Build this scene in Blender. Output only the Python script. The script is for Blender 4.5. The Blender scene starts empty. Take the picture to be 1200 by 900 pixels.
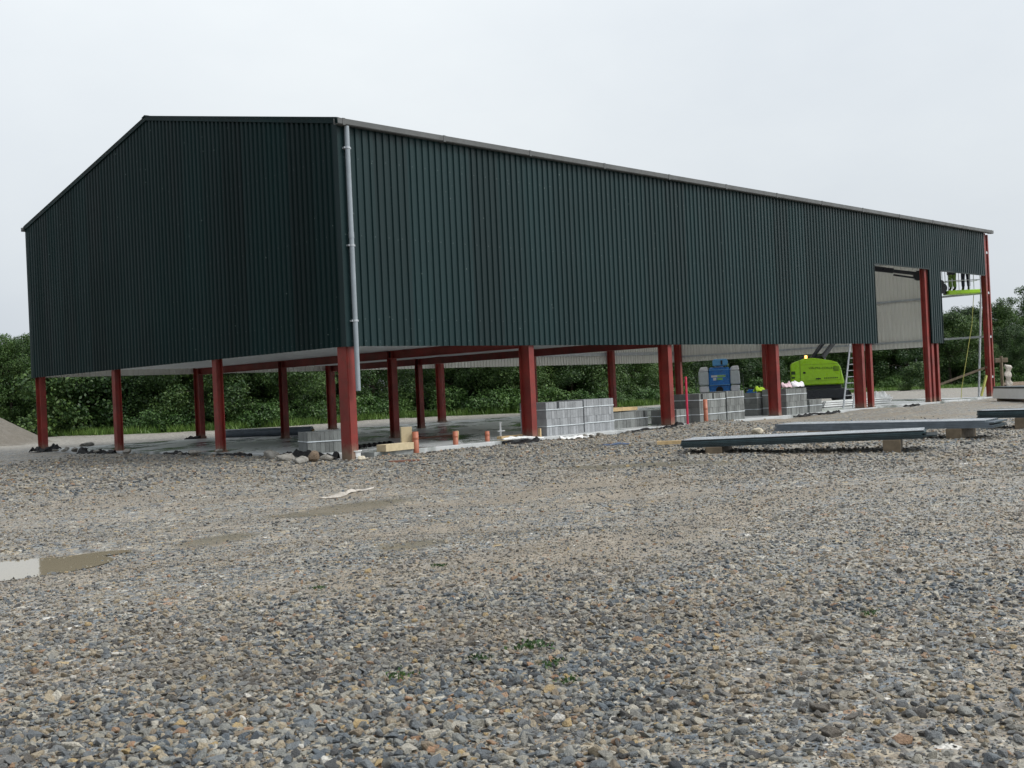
import bpy, bmesh, math, random
import numpy as np
from mathutils import Vector, Matrix, noise as mnoise
random.seed(7); RNG = np.random.default_rng(11)
R = math.radians
scene = bpy.context.scene
COL = scene.collection
L, W, HE, HR, HC = 36.0, 17.70, 7.47, 9.35, 2.43      # steel building: length, width, eaves, ridge, cladding edge
BAY = 6.0
CAM = np.array([-14.958, -20.23542, 1.27209]); YAW, PITCH, ROLL, FPX = 0.78783, 0.00576, -0.04555, 1298.23

# ------------------------------------------------------------------ survey helpers (sight line meets a plane of the site)
def cam_axes():
    fw = np.array([math.cos(YAW)*math.cos(PITCH), math.sin(YAW)*math.cos(PITCH), math.sin(PITCH)])
    r = np.array([math.sin(YAW), -math.cos(YAW), 0.]); u = np.cross(r, fw)
    c, s = math.cos(ROLL), math.sin(ROLL)
    return fw, c*r+s*u, -s*r+c*u
AX = cam_axes()
def _ray(x, y): return AX[0]+AX[1]*(x-600)/FPX-AX[2]*(y-450)/FPX
def at(x, y, axis, val):
    d = _ray(x, y); return CAM+d*((val-CAM[axis])/d[axis])
def gnd(x, y, z=-0.15): return at(x, y, 2, z)

# ------------------------------------------------------------------ noise in numpy
def vnoise(x, y, seed=0):
    xi = np.floor(x).astype(np.int64); yi = np.floor(y).astype(np.int64); xf = x-xi; yf = y-yi
    def h(a, b):
        n = (a*374761393+b*668265263+seed*974634777) & 0x7fffffff
        n = ((n ^ (n >> 13))*1274126177) & 0x7fffffff
        return ((n ^ (n >> 16)) & 0xffff)/65535.0
    u = xf*xf*(3-2*xf); v = yf*yf*(3-2*yf)
    return (h(xi, yi)*(1-u)+h(xi+1, yi)*u)*(1-v)+(h(xi, yi+1)*(1-u)+h(xi+1, yi+1)*u)*v
def fbm(x, y, s, seed=0, o=3):
    t = 0; a = 1; n = 0
    for k in range(o):
        t = t+a*(vnoise(x/s*2**k, y/s*2**k, seed+k*17)-.5); n += a; a *= .5
    return t/n*2
def sstep(a, b, x):
    t = np.clip((x-a)/(b-a), 0, 1); return t*t*(3-2*t)

PUD = [(-10.85, -9.0, .66, .42, .06, -8), (-9.80, -8.74, .22, .11, .035, -8)]
WETS = [(-5.9, -7.7, .9, .32, 0), (-7.8, -11.47, .35, .2, 0), (0.98, -7.55, 1.5, .35, -45), (-8.5, -8.9, .4, .2, 0)]
WATER_Z = -0.262
RUTS = [(-8.2, .30, 1.1), (-10.1, .30, 1.0), (-13.6, .28, .9), (-15.3, .28, .9), (-17.0, .25, .6)]
def ruts(x, y):
    u = (x+y)/math.sqrt(2); v = (x-y)/math.sqrt(2); t = 0
    for i, (c, w, a) in enumerate(RUTS):
        uu = u-c-1.1*np.sin(v*.11+i*.3)-.5*fbm(v, v*0, 6, 50+i//2); t = t+a*np.exp(-(uu/w)**2)*np.clip(.55+1.3*fbm(x, y, 3.5, 55+i), 0, 1)
    return t
SPOTS = [(1130, 840, 1.5, 1.0), (1190, 760, 1.4, .9), (20, 800, 1.1, .8), (430, 690, 1.3, .6), (330, 600, 2.6, .7), (600, 590, 3.0, .7), (1050, 600, 3.0, .6), (120, 600, 2.5, .4)]
def fines(x, y):
    """how far the coarse stone has been pressed into mud and fines, about 0 to 1"""
    t = .75*fbm(x, y, 4.5, 66)+.35*fbm(x, y, 1.2, 67)+.7*ruts(x, y)
    for px, py, r, a in SPOTS:
        p = gnd(px, py, -.22); t = t+a*np.exp(-((x-p[0])**2+(y-p[1])**2)/r**2)
    return t
def ground_z(x, y):
    x = np.asarray(x, float); y = np.asarray(y, float)
    dout = np.maximum(np.maximum(-x, x-L), np.maximum(-y, y-W))          # distance outside the footprint
    front = sstep(0, 14, -y-.0)+sstep(0, 14, -x)
    z = -0.10-0.15*np.clip(front, 0, 1)
    z = z+.035*fbm(x, y, 6, 3)+.028*fbm(x, y, 1.6, 8)+.020*fbm(x, y, .45, 5)
    z = z-.035*ruts(x, y)*sstep(-1.5, -3.5, y)
    # low bank of loose gravel pushed against the slab edge
    z = z+.06*np.exp(-((dout-.6)/.8)**2)*(.7+fbm(x, y, 1.3, 21))*(dout > 0)+.022*fbm(x, y, .25, 22, 2)*np.exp(-(dout/5)**2)*(y < 2)
    z = np.where(dout < .25, np.minimum(z, -.015), z)
    z = np.where(dout < 0.0, -.24, z)
    # corner pit at the near column
    z = z-.09*np.exp(-((x+.1)**2+(y+.1)**2)/.5)
    # mound of spare gravel near the orange marker pipe
    z = z+.20*np.exp(-(((x-12.2)*.7+(y+1.6)*.7)**2/2.2+((x-12.2)*.7-(y+1.6)*.7)**2/1.2))*(y < -.2)
    # tip of gravel beyond the left end of the building
    hx, hy = 0.6, 33.2
    r = np.sqrt(((x-hx)/1.0)**2+((y-hy)/1.0)**2)
    z = z+np.clip(3.3*(1-r/5.8), 0, 2.9)*(1+.10*fbm(x, y, 1.5, 9))
    for (px, py, a, b, d, rot) in PUD:
        c, s = math.cos(R(rot)), math.sin(R(rot)); dx = x-px; dy = y-py
        q = ((dx*c+dy*s)/a)**2+((-dx*s+dy*c)/b)**2
        z = z*(1-.8*np.exp(-q*.5))+(WATER_Z-d)*.8*np.exp(-q*.5)
    # land falls slightly and rolls in the distance
    far = np.sqrt((x-18)**2+(y-8)**2)
    z = z+.6*fbm(x, y, 60, 31, 2)*sstep(70, 220, far)
    return z
def gz1(x, y): return float(ground_z(np.array([x]), np.array([y]))[0])

# ------------------------------------------------------------------ mesh builder
class MB:
    def __init__(s): s.v = []; s.f = []; s.m = []; s.sm = []
    def add(s, vs, fs, mi=0, smooth=False):
        o = len(s.v); s.v += [tuple(map(float, p)) for p in vs]
        s.f += [tuple(i+o for i in f) for f in fs]; s.m += [mi]*len(fs); s.sm += [smooth]*len(fs)
        return s
    def box(s, x0, x1, y0, y1, z0, z1, mi=0):
        return s.add([(x0,y0,z0),(x1,y0,z0),(x1,y1,z0),(x0,y1,z0),(x0,y0,z1),(x1,y0,z1),(x1,y1,z1),(x0,y1,z1)],
            [(0,3,2,1),(4,5,6,7),(0,1,5,4),(1,2,6,5),(2,3,7,6),(3,0,4,7)], mi)
    def cbox(s, c, d, rz=0, mi=0, taper=1.0):
        hx, hy, hz = d[0]/2, d[1]/2, d[2]/2; cc, ss = math.cos(rz), math.sin(rz); vs = []
        for z, t in ((-hz, 1), (hz, taper)):
            for a, b in ((-hx,-hy),(hx,-hy),(hx,hy),(-hx,hy)):
                a *= t; b *= t; vs.append((c[0]+a*cc-b*ss, c[1]+a*ss+b*cc, c[2]+z))
        return s.add(vs, [(0,3,2,1),(4,5,6,7),(0,1,5,4),(1,2,6,5),(2,3,7,6),(3,0,4,7)], mi)
    def prism(s, poly, axis_vec, mi=0, smooth=False):
        n = len(poly); a = Vector(axis_vec); P = [Vector(p) for p in poly]; Q = [p+a for p in P]
        fs = [tuple(range(n-1, -1, -1)), tuple(range(n, 2*n))]
        fs += [(i, (i+1) % n, n+(i+1) % n, n+i) for i in range(n)]
        return s.add(P+Q, fs, mi, smooth)
    def tube(s, p0, p1, r0, r1=None, n=12, mi=0, caps=True):
        r1 = r0 if r1 is None else r1; p0 = Vector(p0); p1 = Vector(p1); d = (p1-p0).normalized()
        u = d.cross(Vector((0,0,1)));
        if u.length < 1e-3: u = Vector((1,0,0))
        u.normalize(); w = d.cross(u); vs = []
        for p, r in ((p0, r0), (p1, r1)):
            for k in range(n):
                a = 2*math.pi*k/n; vs.append(p+u*r*math.cos(a)+w*r*math.sin(a))
        s.add(vs, [(k, (k+1) % n, n+(k+1) % n, n+k) for k in range(n)], mi, True)
        if caps: s.add(vs, [tuple(range(n-1,-1,-1)), tuple(range(n,2*n))], mi)
        return s
    def path(s, pts, r, n=8, mi=0):
        for a, b in zip(pts[:-1], pts[1:]): s.tube(a, b, r, r, n, mi)
        return s
    def beam(s, p0, p1, w, h, mi=0, up=(0,0,1)):
        p0 = Vector(p0); p1 = Vector(p1); d = (p1-p0).normalized(); r = d.cross(Vector(up)).normalized(); u = r.cross(d)
        return s.prism([p0-r*w/2-u*h/2, p0+r*w/2-u*h/2, p0+r*w/2+u*h/2, p0-r*w/2+u*h/2], p1-p0, mi)
    def isec(s, p0, p1, ddir, d=.4, b=.19, tf=.02, tw=.014, mi=0):
        p0 = Vector(p0); p1 = Vector(p1); ax = (p1-p0).normalized(); D = Vector(ddir).normalized(); B = ax.cross(D).normalized()
        h = d/2; k = b/2; q = [(-h,-k),(-h,k),(-h+tf,k),(-h+tf,tw/2),(h-tf,tw/2),(h-tf,k),(h,k),(h,-k),(h-tf,-k),(h-tf,-tw/2),(-h+tf,-tw/2),(-h+tf,-k)]
        return s.prism([p0+D*a+B*c for a, c in q], p1-p0, mi)
    def build(s, name, mats, parent=None, bevel=0, loc=None):
        me = bpy.data.meshes.new(name); me.from_pydata(s.v, [], s.f)
        if not isinstance(mats, (list, tuple)): mats = [mats]
        for m in mats: me.materials.append(m)
        me.polygons.foreach_set('material_index', s.m); me.polygons.foreach_set('use_smooth', s.sm); me.update()
        bm = bmesh.new(); bm.from_mesh(me); bmesh.ops.recalc_face_normals(bm, faces=bm.faces); bm.to_mesh(me); bm.free()
        o = bpy.data.objects.new(name, me); COL.objects.link(o)
        if parent: o.parent = parent
        if loc is not None: o.location = loc
        if bevel:
            b = o.modifiers.new('bevel', 'BEVEL'); b.width = bevel; b.segments = 2; b.limit_method = 'ANGLE'; b.angle_limit = R(35)
        return o
def tag(o, label=None, cat=None, group=None, kind=None):
    if label: o['label'] = label
    if cat: o['category'] = cat
    if group: o['group'] = group
    if kind: o['kind'] = kind
    return o
def empty(name, loc, rz=0):
    o = bpy.data.objects.new(name, None); COL.objects.link(o); o.location = loc; o.rotation_euler = (0,0,rz); o.empty_display_size = .3
    return o
def copy_tree(o, parent=None):
    c = o.copy(); COL.objects.link(c)
    if parent: c.parent = parent
    for ch in list(o.children): copy_tree(ch, c)
    return c

# ------------------------------------------------------------------ materials
def newmat(name):
    m = bpy.data.materials.new(name); m.use_nodes = True; nt = m.node_tree; b = nt.nodes['Principled BSDF']; return m, nt, b
def nd(nt, t, **k):
    n = nt.nodes.new(t)
    for a, v in k.items():
        if a in n.inputs.keys(): n.inputs[a].default_value = v
        else: setattr(n, a, v)
    return n
def lk(nt, a, b): nt.links.new(a, b)
def ramp(nt, fac, stops, interp='LINEAR'):
    r = nt.nodes.new('ShaderNodeValToRGB'); r.color_ramp.interpolation = interp
    e = r.color_ramp.elements
    while len(e) < len(stops): e.new(.5)
    for i, (p, c) in enumerate(stops):
        e[i].position = p; e[i].color = (*c, 1) if len(c) == 3 else c
    lk(nt, fac, r.inputs[0]); return r.outputs[0]
def mixc(nt, fac, a, b, mode='MIX'):
    m = nt.nodes.new('ShaderNodeMix'); m.data_type = 'RGBA'; m.blend_type = mode
    for i, v in ((0, fac), (6, a), (7, b)):
        if hasattr(v, 'is_linked'): lk(nt, v, m.inputs[i])
        else: m.inputs[i].default_value = v if i == 0 else (*v, 1)
    return m.outputs[2]
def math_(nt, op, a, b=None, clamp=False):
    m = nt.nodes.new('ShaderNodeMath'); m.operation = op; m.use_clamp = clamp
    for i, v in ((0, a), (1, b)):
        if v is None: continue
        if hasattr(v, 'is_linked'): lk(nt, v, m.inputs[i])
        else: m.inputs[i].default_value = v
    return m.outputs[0]
def noise_n(nt, coord, scale, detail=4, rough=.55, scl=None):
    if scl:
        mp = nd(nt, 'ShaderNodeMapping'); mp.inputs['Scale'].default_value = scl; lk(nt, coord, mp.inputs[0]); coord = mp.outputs[0]
    n = nd(nt, 'ShaderNodeTexNoise'); n.inputs['Scale'].default_value = scale; n.inputs['Detail'].default_value = detail; n.inputs['Roughness'].default_value = rough
    lk(nt, coord, n.inputs['Vector']); return n.outputs['Fac']
def bump(nt, b, h, dist, strength=1.0):
    n = nd(nt, 'ShaderNodeBump'); n.inputs['Strength'].default_value = strength; n.inputs['Distance'].default_value = dist
    lk(nt, h, n.inputs['Height']); lk(nt, n.outputs[0], b.inputs['Normal'])
def simple(name, col, rough=.5, metal=0, vary=.25, scale=3, dirt=None, dirt_amt=.4, bmp=0, spec=None, world=True, rv=.12):
    m, nt, b = newmat(name)
    if world: g = nd(nt, 'ShaderNodeNewGeometry').outputs['Position']
    else: g = nd(nt, 'ShaderNodeTexCoord').outputs['Object']
    n1 = noise_n(nt, g, scale, 5, .6)
    lo = tuple(max(0, c*(1-vary)) for c in col); hi = tuple(min(1, c*(1+vary)) for c in col)
    c = ramp(nt, n1, [(.3, lo), (.7, hi)])
    if dirt:
        n2 = noise_n(nt, g, scale*2.7, 6, .7); f = ramp(nt, n2, [(.48, (0,0,0)), (.7, (dirt_amt,)*3)])
        c = mixc(nt, f, c, dirt)
    lk(nt, c, b.inputs['Base Color'])
    rr = ramp(nt, noise_n(nt, g, scale*1.7, 4), [(.3, (max(.02, rough-rv),)*3), (.7, (min(1, rough+rv),)*3)])
    lk(nt, rr, b.inputs['Roughness']); b.inputs['Metallic'].default_value = metal
    if spec is not None: b.inputs['Specular IOR Level'].default_value = spec
    if bmp: bump(nt, b, noise_n(nt, g, scale*8, 5, .7), bmp)
    return m
M = {}
M['red'] = simple('red_oxide_steel', (.20, .023, .017), .5, 0, .30, 1.6, (.12, .035, .022), .6, 0)
nt = M['red'].node_tree; b = nt.nodes['Principled BSDF']; src = b.inputs['Base Color'].links[0].from_socket; g = nd(nt, 'ShaderNodeNewGeometry').outputs['Position']
sz = nd(nt, 'ShaderNodeSeparateXYZ'); lk(nt, g, sz.inputs[0]); sp = math_(nt, 'ADD', sz.outputs[2], math_(nt, 'MULTIPLY', noise_n(nt, g, 9, 5, .7), .5))
lk(nt, mixc(nt, ramp(nt, sp, [(.22, (.8,)*3), (.50, (0,)*3)]), src, (.22, .18, .13)), b.inputs['Base Color'])
def clad_mat(name, col, axis, spec=.5, streak=.25, rough=.42):
    m, nt, b = newmat(name); g = nd(nt, 'ShaderNodeNewGeometry').outputs['Position']
    sc = (1.0, 1.0, .12)
    n1 = noise_n(nt, g, 1.4, 5, .65, sc); n2 = noise_n(nt, g, .35, 3, .5)
    # one-metre sheets differ a little in tone
    sep = nd(nt, 'ShaderNodeSeparateXYZ'); lk(nt, g, sep.inputs[0])
    fl = math_(nt, 'FLOOR', math_(nt, 'ADD', sep.outputs[axis], .02)); wn = nd(nt, 'ShaderNodeTexWhiteNoise', noise_dimensions='1D'); lk(nt, fl, wn.inputs['W'])
    f = math_(nt, 'ADD', math_(nt, 'MULTIPLY', n1, .6), math_(nt, 'MULTIPLY', n2, .5)); f = math_(nt, 'ADD', f, math_(nt, 'MULTIPLY', math_(nt, 'SUBTRACT', wn.outputs[0], .5), .40))
    c = ramp(nt, f, [(.3, tuple(k*(1-streak) for k in col)), (.8, tuple(k*(1+streak) for k in col))])
    # dust spatter and scuffs
    n3 = noise_n(nt, g, 9, 6, .75, (1, 1, .5)); c = mixc(nt, ramp(nt, n3, [(.66, (0,0,0)), (.80, (.35,.35,.35))]), c, (.07, .09, .09))
    v = nd(nt, 'ShaderNodeTexVoronoi'); v.inputs['Scale'].default_value = 2.6; lk(nt, g, v.inputs['Vector'])
    c = mixc(nt, ramp(nt, v.outputs['Distance'], [(.03, (.5,.5,.5)), (.06, (0,0,0))]), c, (.16, .2, .19))
    fx = math_(nt, 'FRACT', math_(nt, 'MULTIPLY', sep.outputs[axis], 2.5)); dx = math_(nt, 'MULTIPLY', math_(nt, 'ABSOLUTE', math_(nt, 'SUBTRACT', fx, .305)), .4)
    hit = None
    for zr in (2.55, 3.05, 4.95, 6.7):
        dz = math_(nt, 'ABSOLUTE', math_(nt, 'SUBTRACT', sep.outputs[2], zr)); h_ = math_(nt, 'LESS_THAN', math_(nt, 'MAXIMUM', dz, dx), .013); hit = h_ if hit is None else math_(nt, 'ADD', hit, h_)
    c = mixc(nt, math_(nt, 'MULTIPLY', hit, .35), c, tuple(min(.6, k*2+.12) for k in col))
    lk(nt, c, b.inputs['Base Color']); b.inputs['Specular IOR Level'].default_value = spec
    lk(nt, ramp(nt, n1, [(.3, (rough-.1,)*3), (.75, (rough+.15,)*3)]), b.inputs['Roughness'])
    bump(nt, b, noise_n(nt, g, 1.2, 2, .5, (1, 1, .35)), .012, .6)
    return m
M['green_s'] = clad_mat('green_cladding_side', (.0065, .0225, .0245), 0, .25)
M['green_shade'] = clad_mat('green_cladding_shaded', (.0022, .0145, .0150), 1, .16, .35, .40)  # darker copy of the side green, gable shade put into its colour
M['liner'] = clad_mat('grey_liner_face', (.64, .63, .59), 0, .4, .06, .5)
M['gutter'] = simple('weathered_grey_gutter', (.085, .09, .09), .5, 0, .2, 2, (.06, .055, .05), .5)
M['galv'] = simple('galvanised_steel', (.46, .49, .52), .42, .55, .18, 5, (.3, .31, .31), .4)
M['pipe'] = simple('pale_grey_downpipe', (.27, .31, .34), .45, .15, .12, 3)
M['deck'] = simple('galvanised_deck_underside', (.84, .87, .89), .5, 0, .06, 1.5)
M['blk'] = None
def block_mat(name, col, wet):
    m, nt, b = newmat(name); g = nd(nt, 'ShaderNodeNewGeometry'); p = g.outputs['Position']
    n = noise_n(nt, p, 6, 8, .75); isl = g.outputs['Random Per Island']
    f = math_(nt, 'ADD', math_(nt, 'MULTIPLY', n, .7), math_(nt, 'MULTIPLY', isl, .3))
    c = ramp(nt, f, [(.25, tuple(k*.65 for k in col)), (.75, tuple(k*1.25 for k in col))])
    if wet:
        n2 = noise_n(nt, p, 1.6, 4, .6, (1, 1, .35)); c = mixc(nt, ramp(nt, n2, [(.50, (0,0,0)), (.58, (wet,)*3)]), c, tuple(k*1.6 for k in col))
    lk(nt, c, b.inputs['Base Color']); b.inputs['Roughness'].default_value = .85
    bump(nt, b, noise_n(nt, p, 45, 4, .8), .006); return m
M['blk_light'] = block_mat('dry_concrete_block', (.30, .315, .33), 0)
M['blk_dark'] = block_mat('damp_concrete_block', (.165, .175, .17), .6)
M['strap'] = simple('white_plastic_strap', (.6, .65, .68), .3)
M['timber'] = simple('pale_sawn_timber', (.52, .38, .20), .7, 0, .25, 6, (.3, .2, .1), .4)
M['timber_wet'] = simple('wet_grey_timber', (.15, .115, .075), .6, 0, .3, 6)
M['clay'] = simple('orange_drain_pipe', (.36, .12, .065), .5, 0, .15, 5)
M['white'] = simple('white_plastic', (.72, .74, .74), .35, 0, .1, 5, (.4, .38, .34), .4)
M['panelw'] = simple('bright_white_panel', (.86, .88, .88), .4, 0, .05, 3)
M['dullblue'] = simple('dull_blue_plastic', (.10, .15, .26), .6, 0, .3, 7, (.2, .17, .14), .8)
M['dirtywhite'] = simple('muddy_white_plastic', (.42, .39, .35), .5, 0, .3, 7, (.2, .16, .11), .8)
M['cream'] = simple('cream_foam', (.62, .56, .44), .9, 0, .12, 8, bmp=.02)
M['black'] = simple('black_polythene', (.006, .006, .007), .62, 0, .4, 6, spec=.2)
M['rubber'] = simple('black_rubber', (.012, .012, .013), .7, 0, .3, 8)
M['darksteel'] = simple('dark_painted_steel', (.018, .022, .028), .35, 0, .3, 4)
M['lime'] = simple('lime_green_paint', (.38, .70, .02), .3, 0, .06, 3, (.22, .42, .03), .25)
M['blue'] = simple('machine_blue_paint', (.012, .19, .60), .3, 0, .12, 4, (.01, .05, .16), .4)
M['blue_lt'] = simple('light_blue_panel', (.13, .40, .75), .35, 0, .1, 4)
M['mgrey'] = simple('machine_grey_cover', (.56, .61, .64), .4, 0, .1, 4, (.4, .41, .41), .3)
M['mwhite'] = simple('machine_white_cap', (.82, .82, .86), .4, 0, .08, 4)
M['rubble'] = simple('broken_concrete', (.27, .26, .235), .85, 0, .3, 7, (.16, .12, .09), .5, bmp=.03)
M['brownrock'] = simple('brown_stone', (.17, .125, .085), .8, 0, .3, 7, bmp=.03)
M['redboard'] = simple('rusty_red_board', (.19, .09, .06), .8, 0, .3, 6)
M['pink'] = simple('pink_painted_pole', (.55, .03, .08), .4)
M['hivis'] = simple('yellow_green_fabric', (.50, .74, .04), .8, 0, .1, 9)
M['cloth'] = simple('white_cloth', (.7, .68, .72), .9, 0, .1, 9)
M['clothpink'] = simple('pinkish_cloth', (.62, .46, .50), .9, 0, .1, 9)
M['navy'] = simple('navy_workwear', (.015, .02, .04), .85)
M['olive'] = simple('dusty_green_overalls', (.16, .26, .06), .85)
M['skin'] = simple('skin', (.50, .28, .20), .5, 0, .08, 12)
M['hair'] = simple('dark_hair', (.03, .02, .015), .6)
M['rope'] = simple('yellow_rope', (.34, .34, .09), .7)
M['sheet_end'] = simple('stacked_sheet_edges', (.035, .055, .065), .4, 0, .4, 12)
M['sheet_top'] = simple('wet_galvanised_sheet_face', (.50, .53, .56), .26, .25, .12, 2, (.36, .38, .38), .5)
M['sheet_edge'] = simple('dark_slate_cladding_edge', (.022, .040, .046), .4, 0, .3, 5)
for k_ in ('sheet_edge', 'sheet_end'):
    nt = M[k_].node_tree; b = nt.nodes['Principled BSDF']; src = b.inputs['Base Color'].links[0].from_socket; isl = nd(nt, 'ShaderNodeNewGeometry').outputs['Random Per Island']
    lk(nt, mixc(nt, 1.0, src, ramp(nt, isl, [(0, (.5,)*3), (1, (1.7,)*3)]), 'MULTIPLY'), b.inputs['Base Color'])
M['sheet_blue'] = simple('slate_blue_edge', (.14, .17, .20), .4, 0, .2, 5)
M['beacon'] = simple('amber_beacon', (.8, .25, .03), .2)
nt = M['beacon'].node_tree; bb = nt.nodes['Principled BSDF']; bb.inputs['Emission Color'].default_value = (1, .45, .12, 1); bb.inputs['Emission Strength'].default_value = 2.5
M['ink'] = simple('dark_green_lettering', (.02, .06, .01), .4)
M['greenink'] = simple('green_lettering', (.25, .55, .1), .4)

# wet, power-floated slab: film of water with dry streaks
def slab_mat():
    m, nt, b = newmat('wet_concrete_slab'); p = nd(nt, 'ShaderNodeNewGeometry').outputs['Position']
    mp = nd(nt, 'ShaderNodeMapping'); mp.inputs['Rotation'].default_value = (0, 0, R(45)); lk(nt, p, mp.inputs[0]); q = mp.outputs[0]
    a = noise_n(nt, q, .22, 5, .6, (2.6, 1, 1)); c2 = noise_n(nt, p, 1.3, 5, .6)
    f = math_(nt, 'ADD', math_(nt, 'MULTIPLY', a, .8), math_(nt, 'MULTIPLY', c2, .2))
    wet = ramp(nt, f, [(.40, (1, 1, 1)), (.48, (0, 0, 0))])
    col = mixc(nt, wet, ramp(nt, c2, [(.3, (.42, .44, .445)), (.7, (.54, .56, .565))]), ramp(nt, c2, [(.3, (.15, .17, .16)), (.7, (.23, .25, .235))]))
    lk(nt, col, b.inputs['Base Color']); lk(nt, ramp(nt, f, [(.40, (.05,)*3), (.50, (.30,)*3)]), b.inputs['Roughness'])
    b.inputs['IOR'].default_value = 1.45; bump(nt, b, c2, .004, .5); return m
M['slab'] = slab_mat()

# leaves
def leaf_mat(name, c0, c1, c2, objvar=.5):
    m, nt, b = newmat(name); g = nd(nt, 'ShaderNodeNewGeometry'); tc = nd(nt, 'ShaderNodeTexCoord').outputs['Object']
    oi = nd(nt, 'ShaderNodeObjectInfo').outputs['Random']
    n = noise_n(nt, tc, .7, 3, .6); isl = g.outputs['Random Per Island']
    f = math_(nt, 'ADD', math_(nt, 'MULTIPLY', n, .75), math_(nt, 'MULTIPLY', isl, .35))
    f = math_(nt, 'ADD', f, math_(nt, 'MULTIPLY', math_(nt, 'SUBTRACT', oi, .5), .35*objvar))
    c = ramp(nt, f, [(.32, c0), (.55, c1), (.82, c2)])
    lk(nt, c, b.inputs['Base Color']); b.inputs['Roughness'].default_value = .5; b.inputs['Specular IOR Level'].default_value = .35
    tr = nd(nt, 'ShaderNodeBsdfTranslucent'); lk(nt, c, tr.inputs[0]); mx = nd(nt, 'ShaderNodeMixShader'); mx.inputs[0].default_value = .22
    out = nt.nodes['Material Output']; lk(nt, b.outputs[0], mx.inputs[1]); lk(nt, tr.outputs[0], mx.inputs[2]); lk(nt, mx.outputs[0], out.inputs[0]); return m
M['leaf'] = leaf_mat('hedge_leaves', (.012, .032, .011), (.034, .078, .020), (.10, .165, .040))
M['leaf_b'] = leaf_mat('fresh_hedge_leaves', (.022, .050, .016), (.052, .108, .026), (.12, .20, .05))
M['leaf_lt'] = leaf_mat('bramble_leaves', (.030, .070, .020), (.060, .130, .030), (.13, .22, .055))
M['leaf_pk'] = leaf_mat('flowering_shrub_leaves', (.05, .07, .03), (.20, .12, .10), (.36, .22, .19))
M['bark'] = simple('bark', (.06, .048, .035), .9, 0, .3, 4, bmp=.03)
M['grassm'] = leaf_mat('grass_blades', (.05, .10, .02), (.09, .17, .03), (.17, .25, .06), .0)

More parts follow.
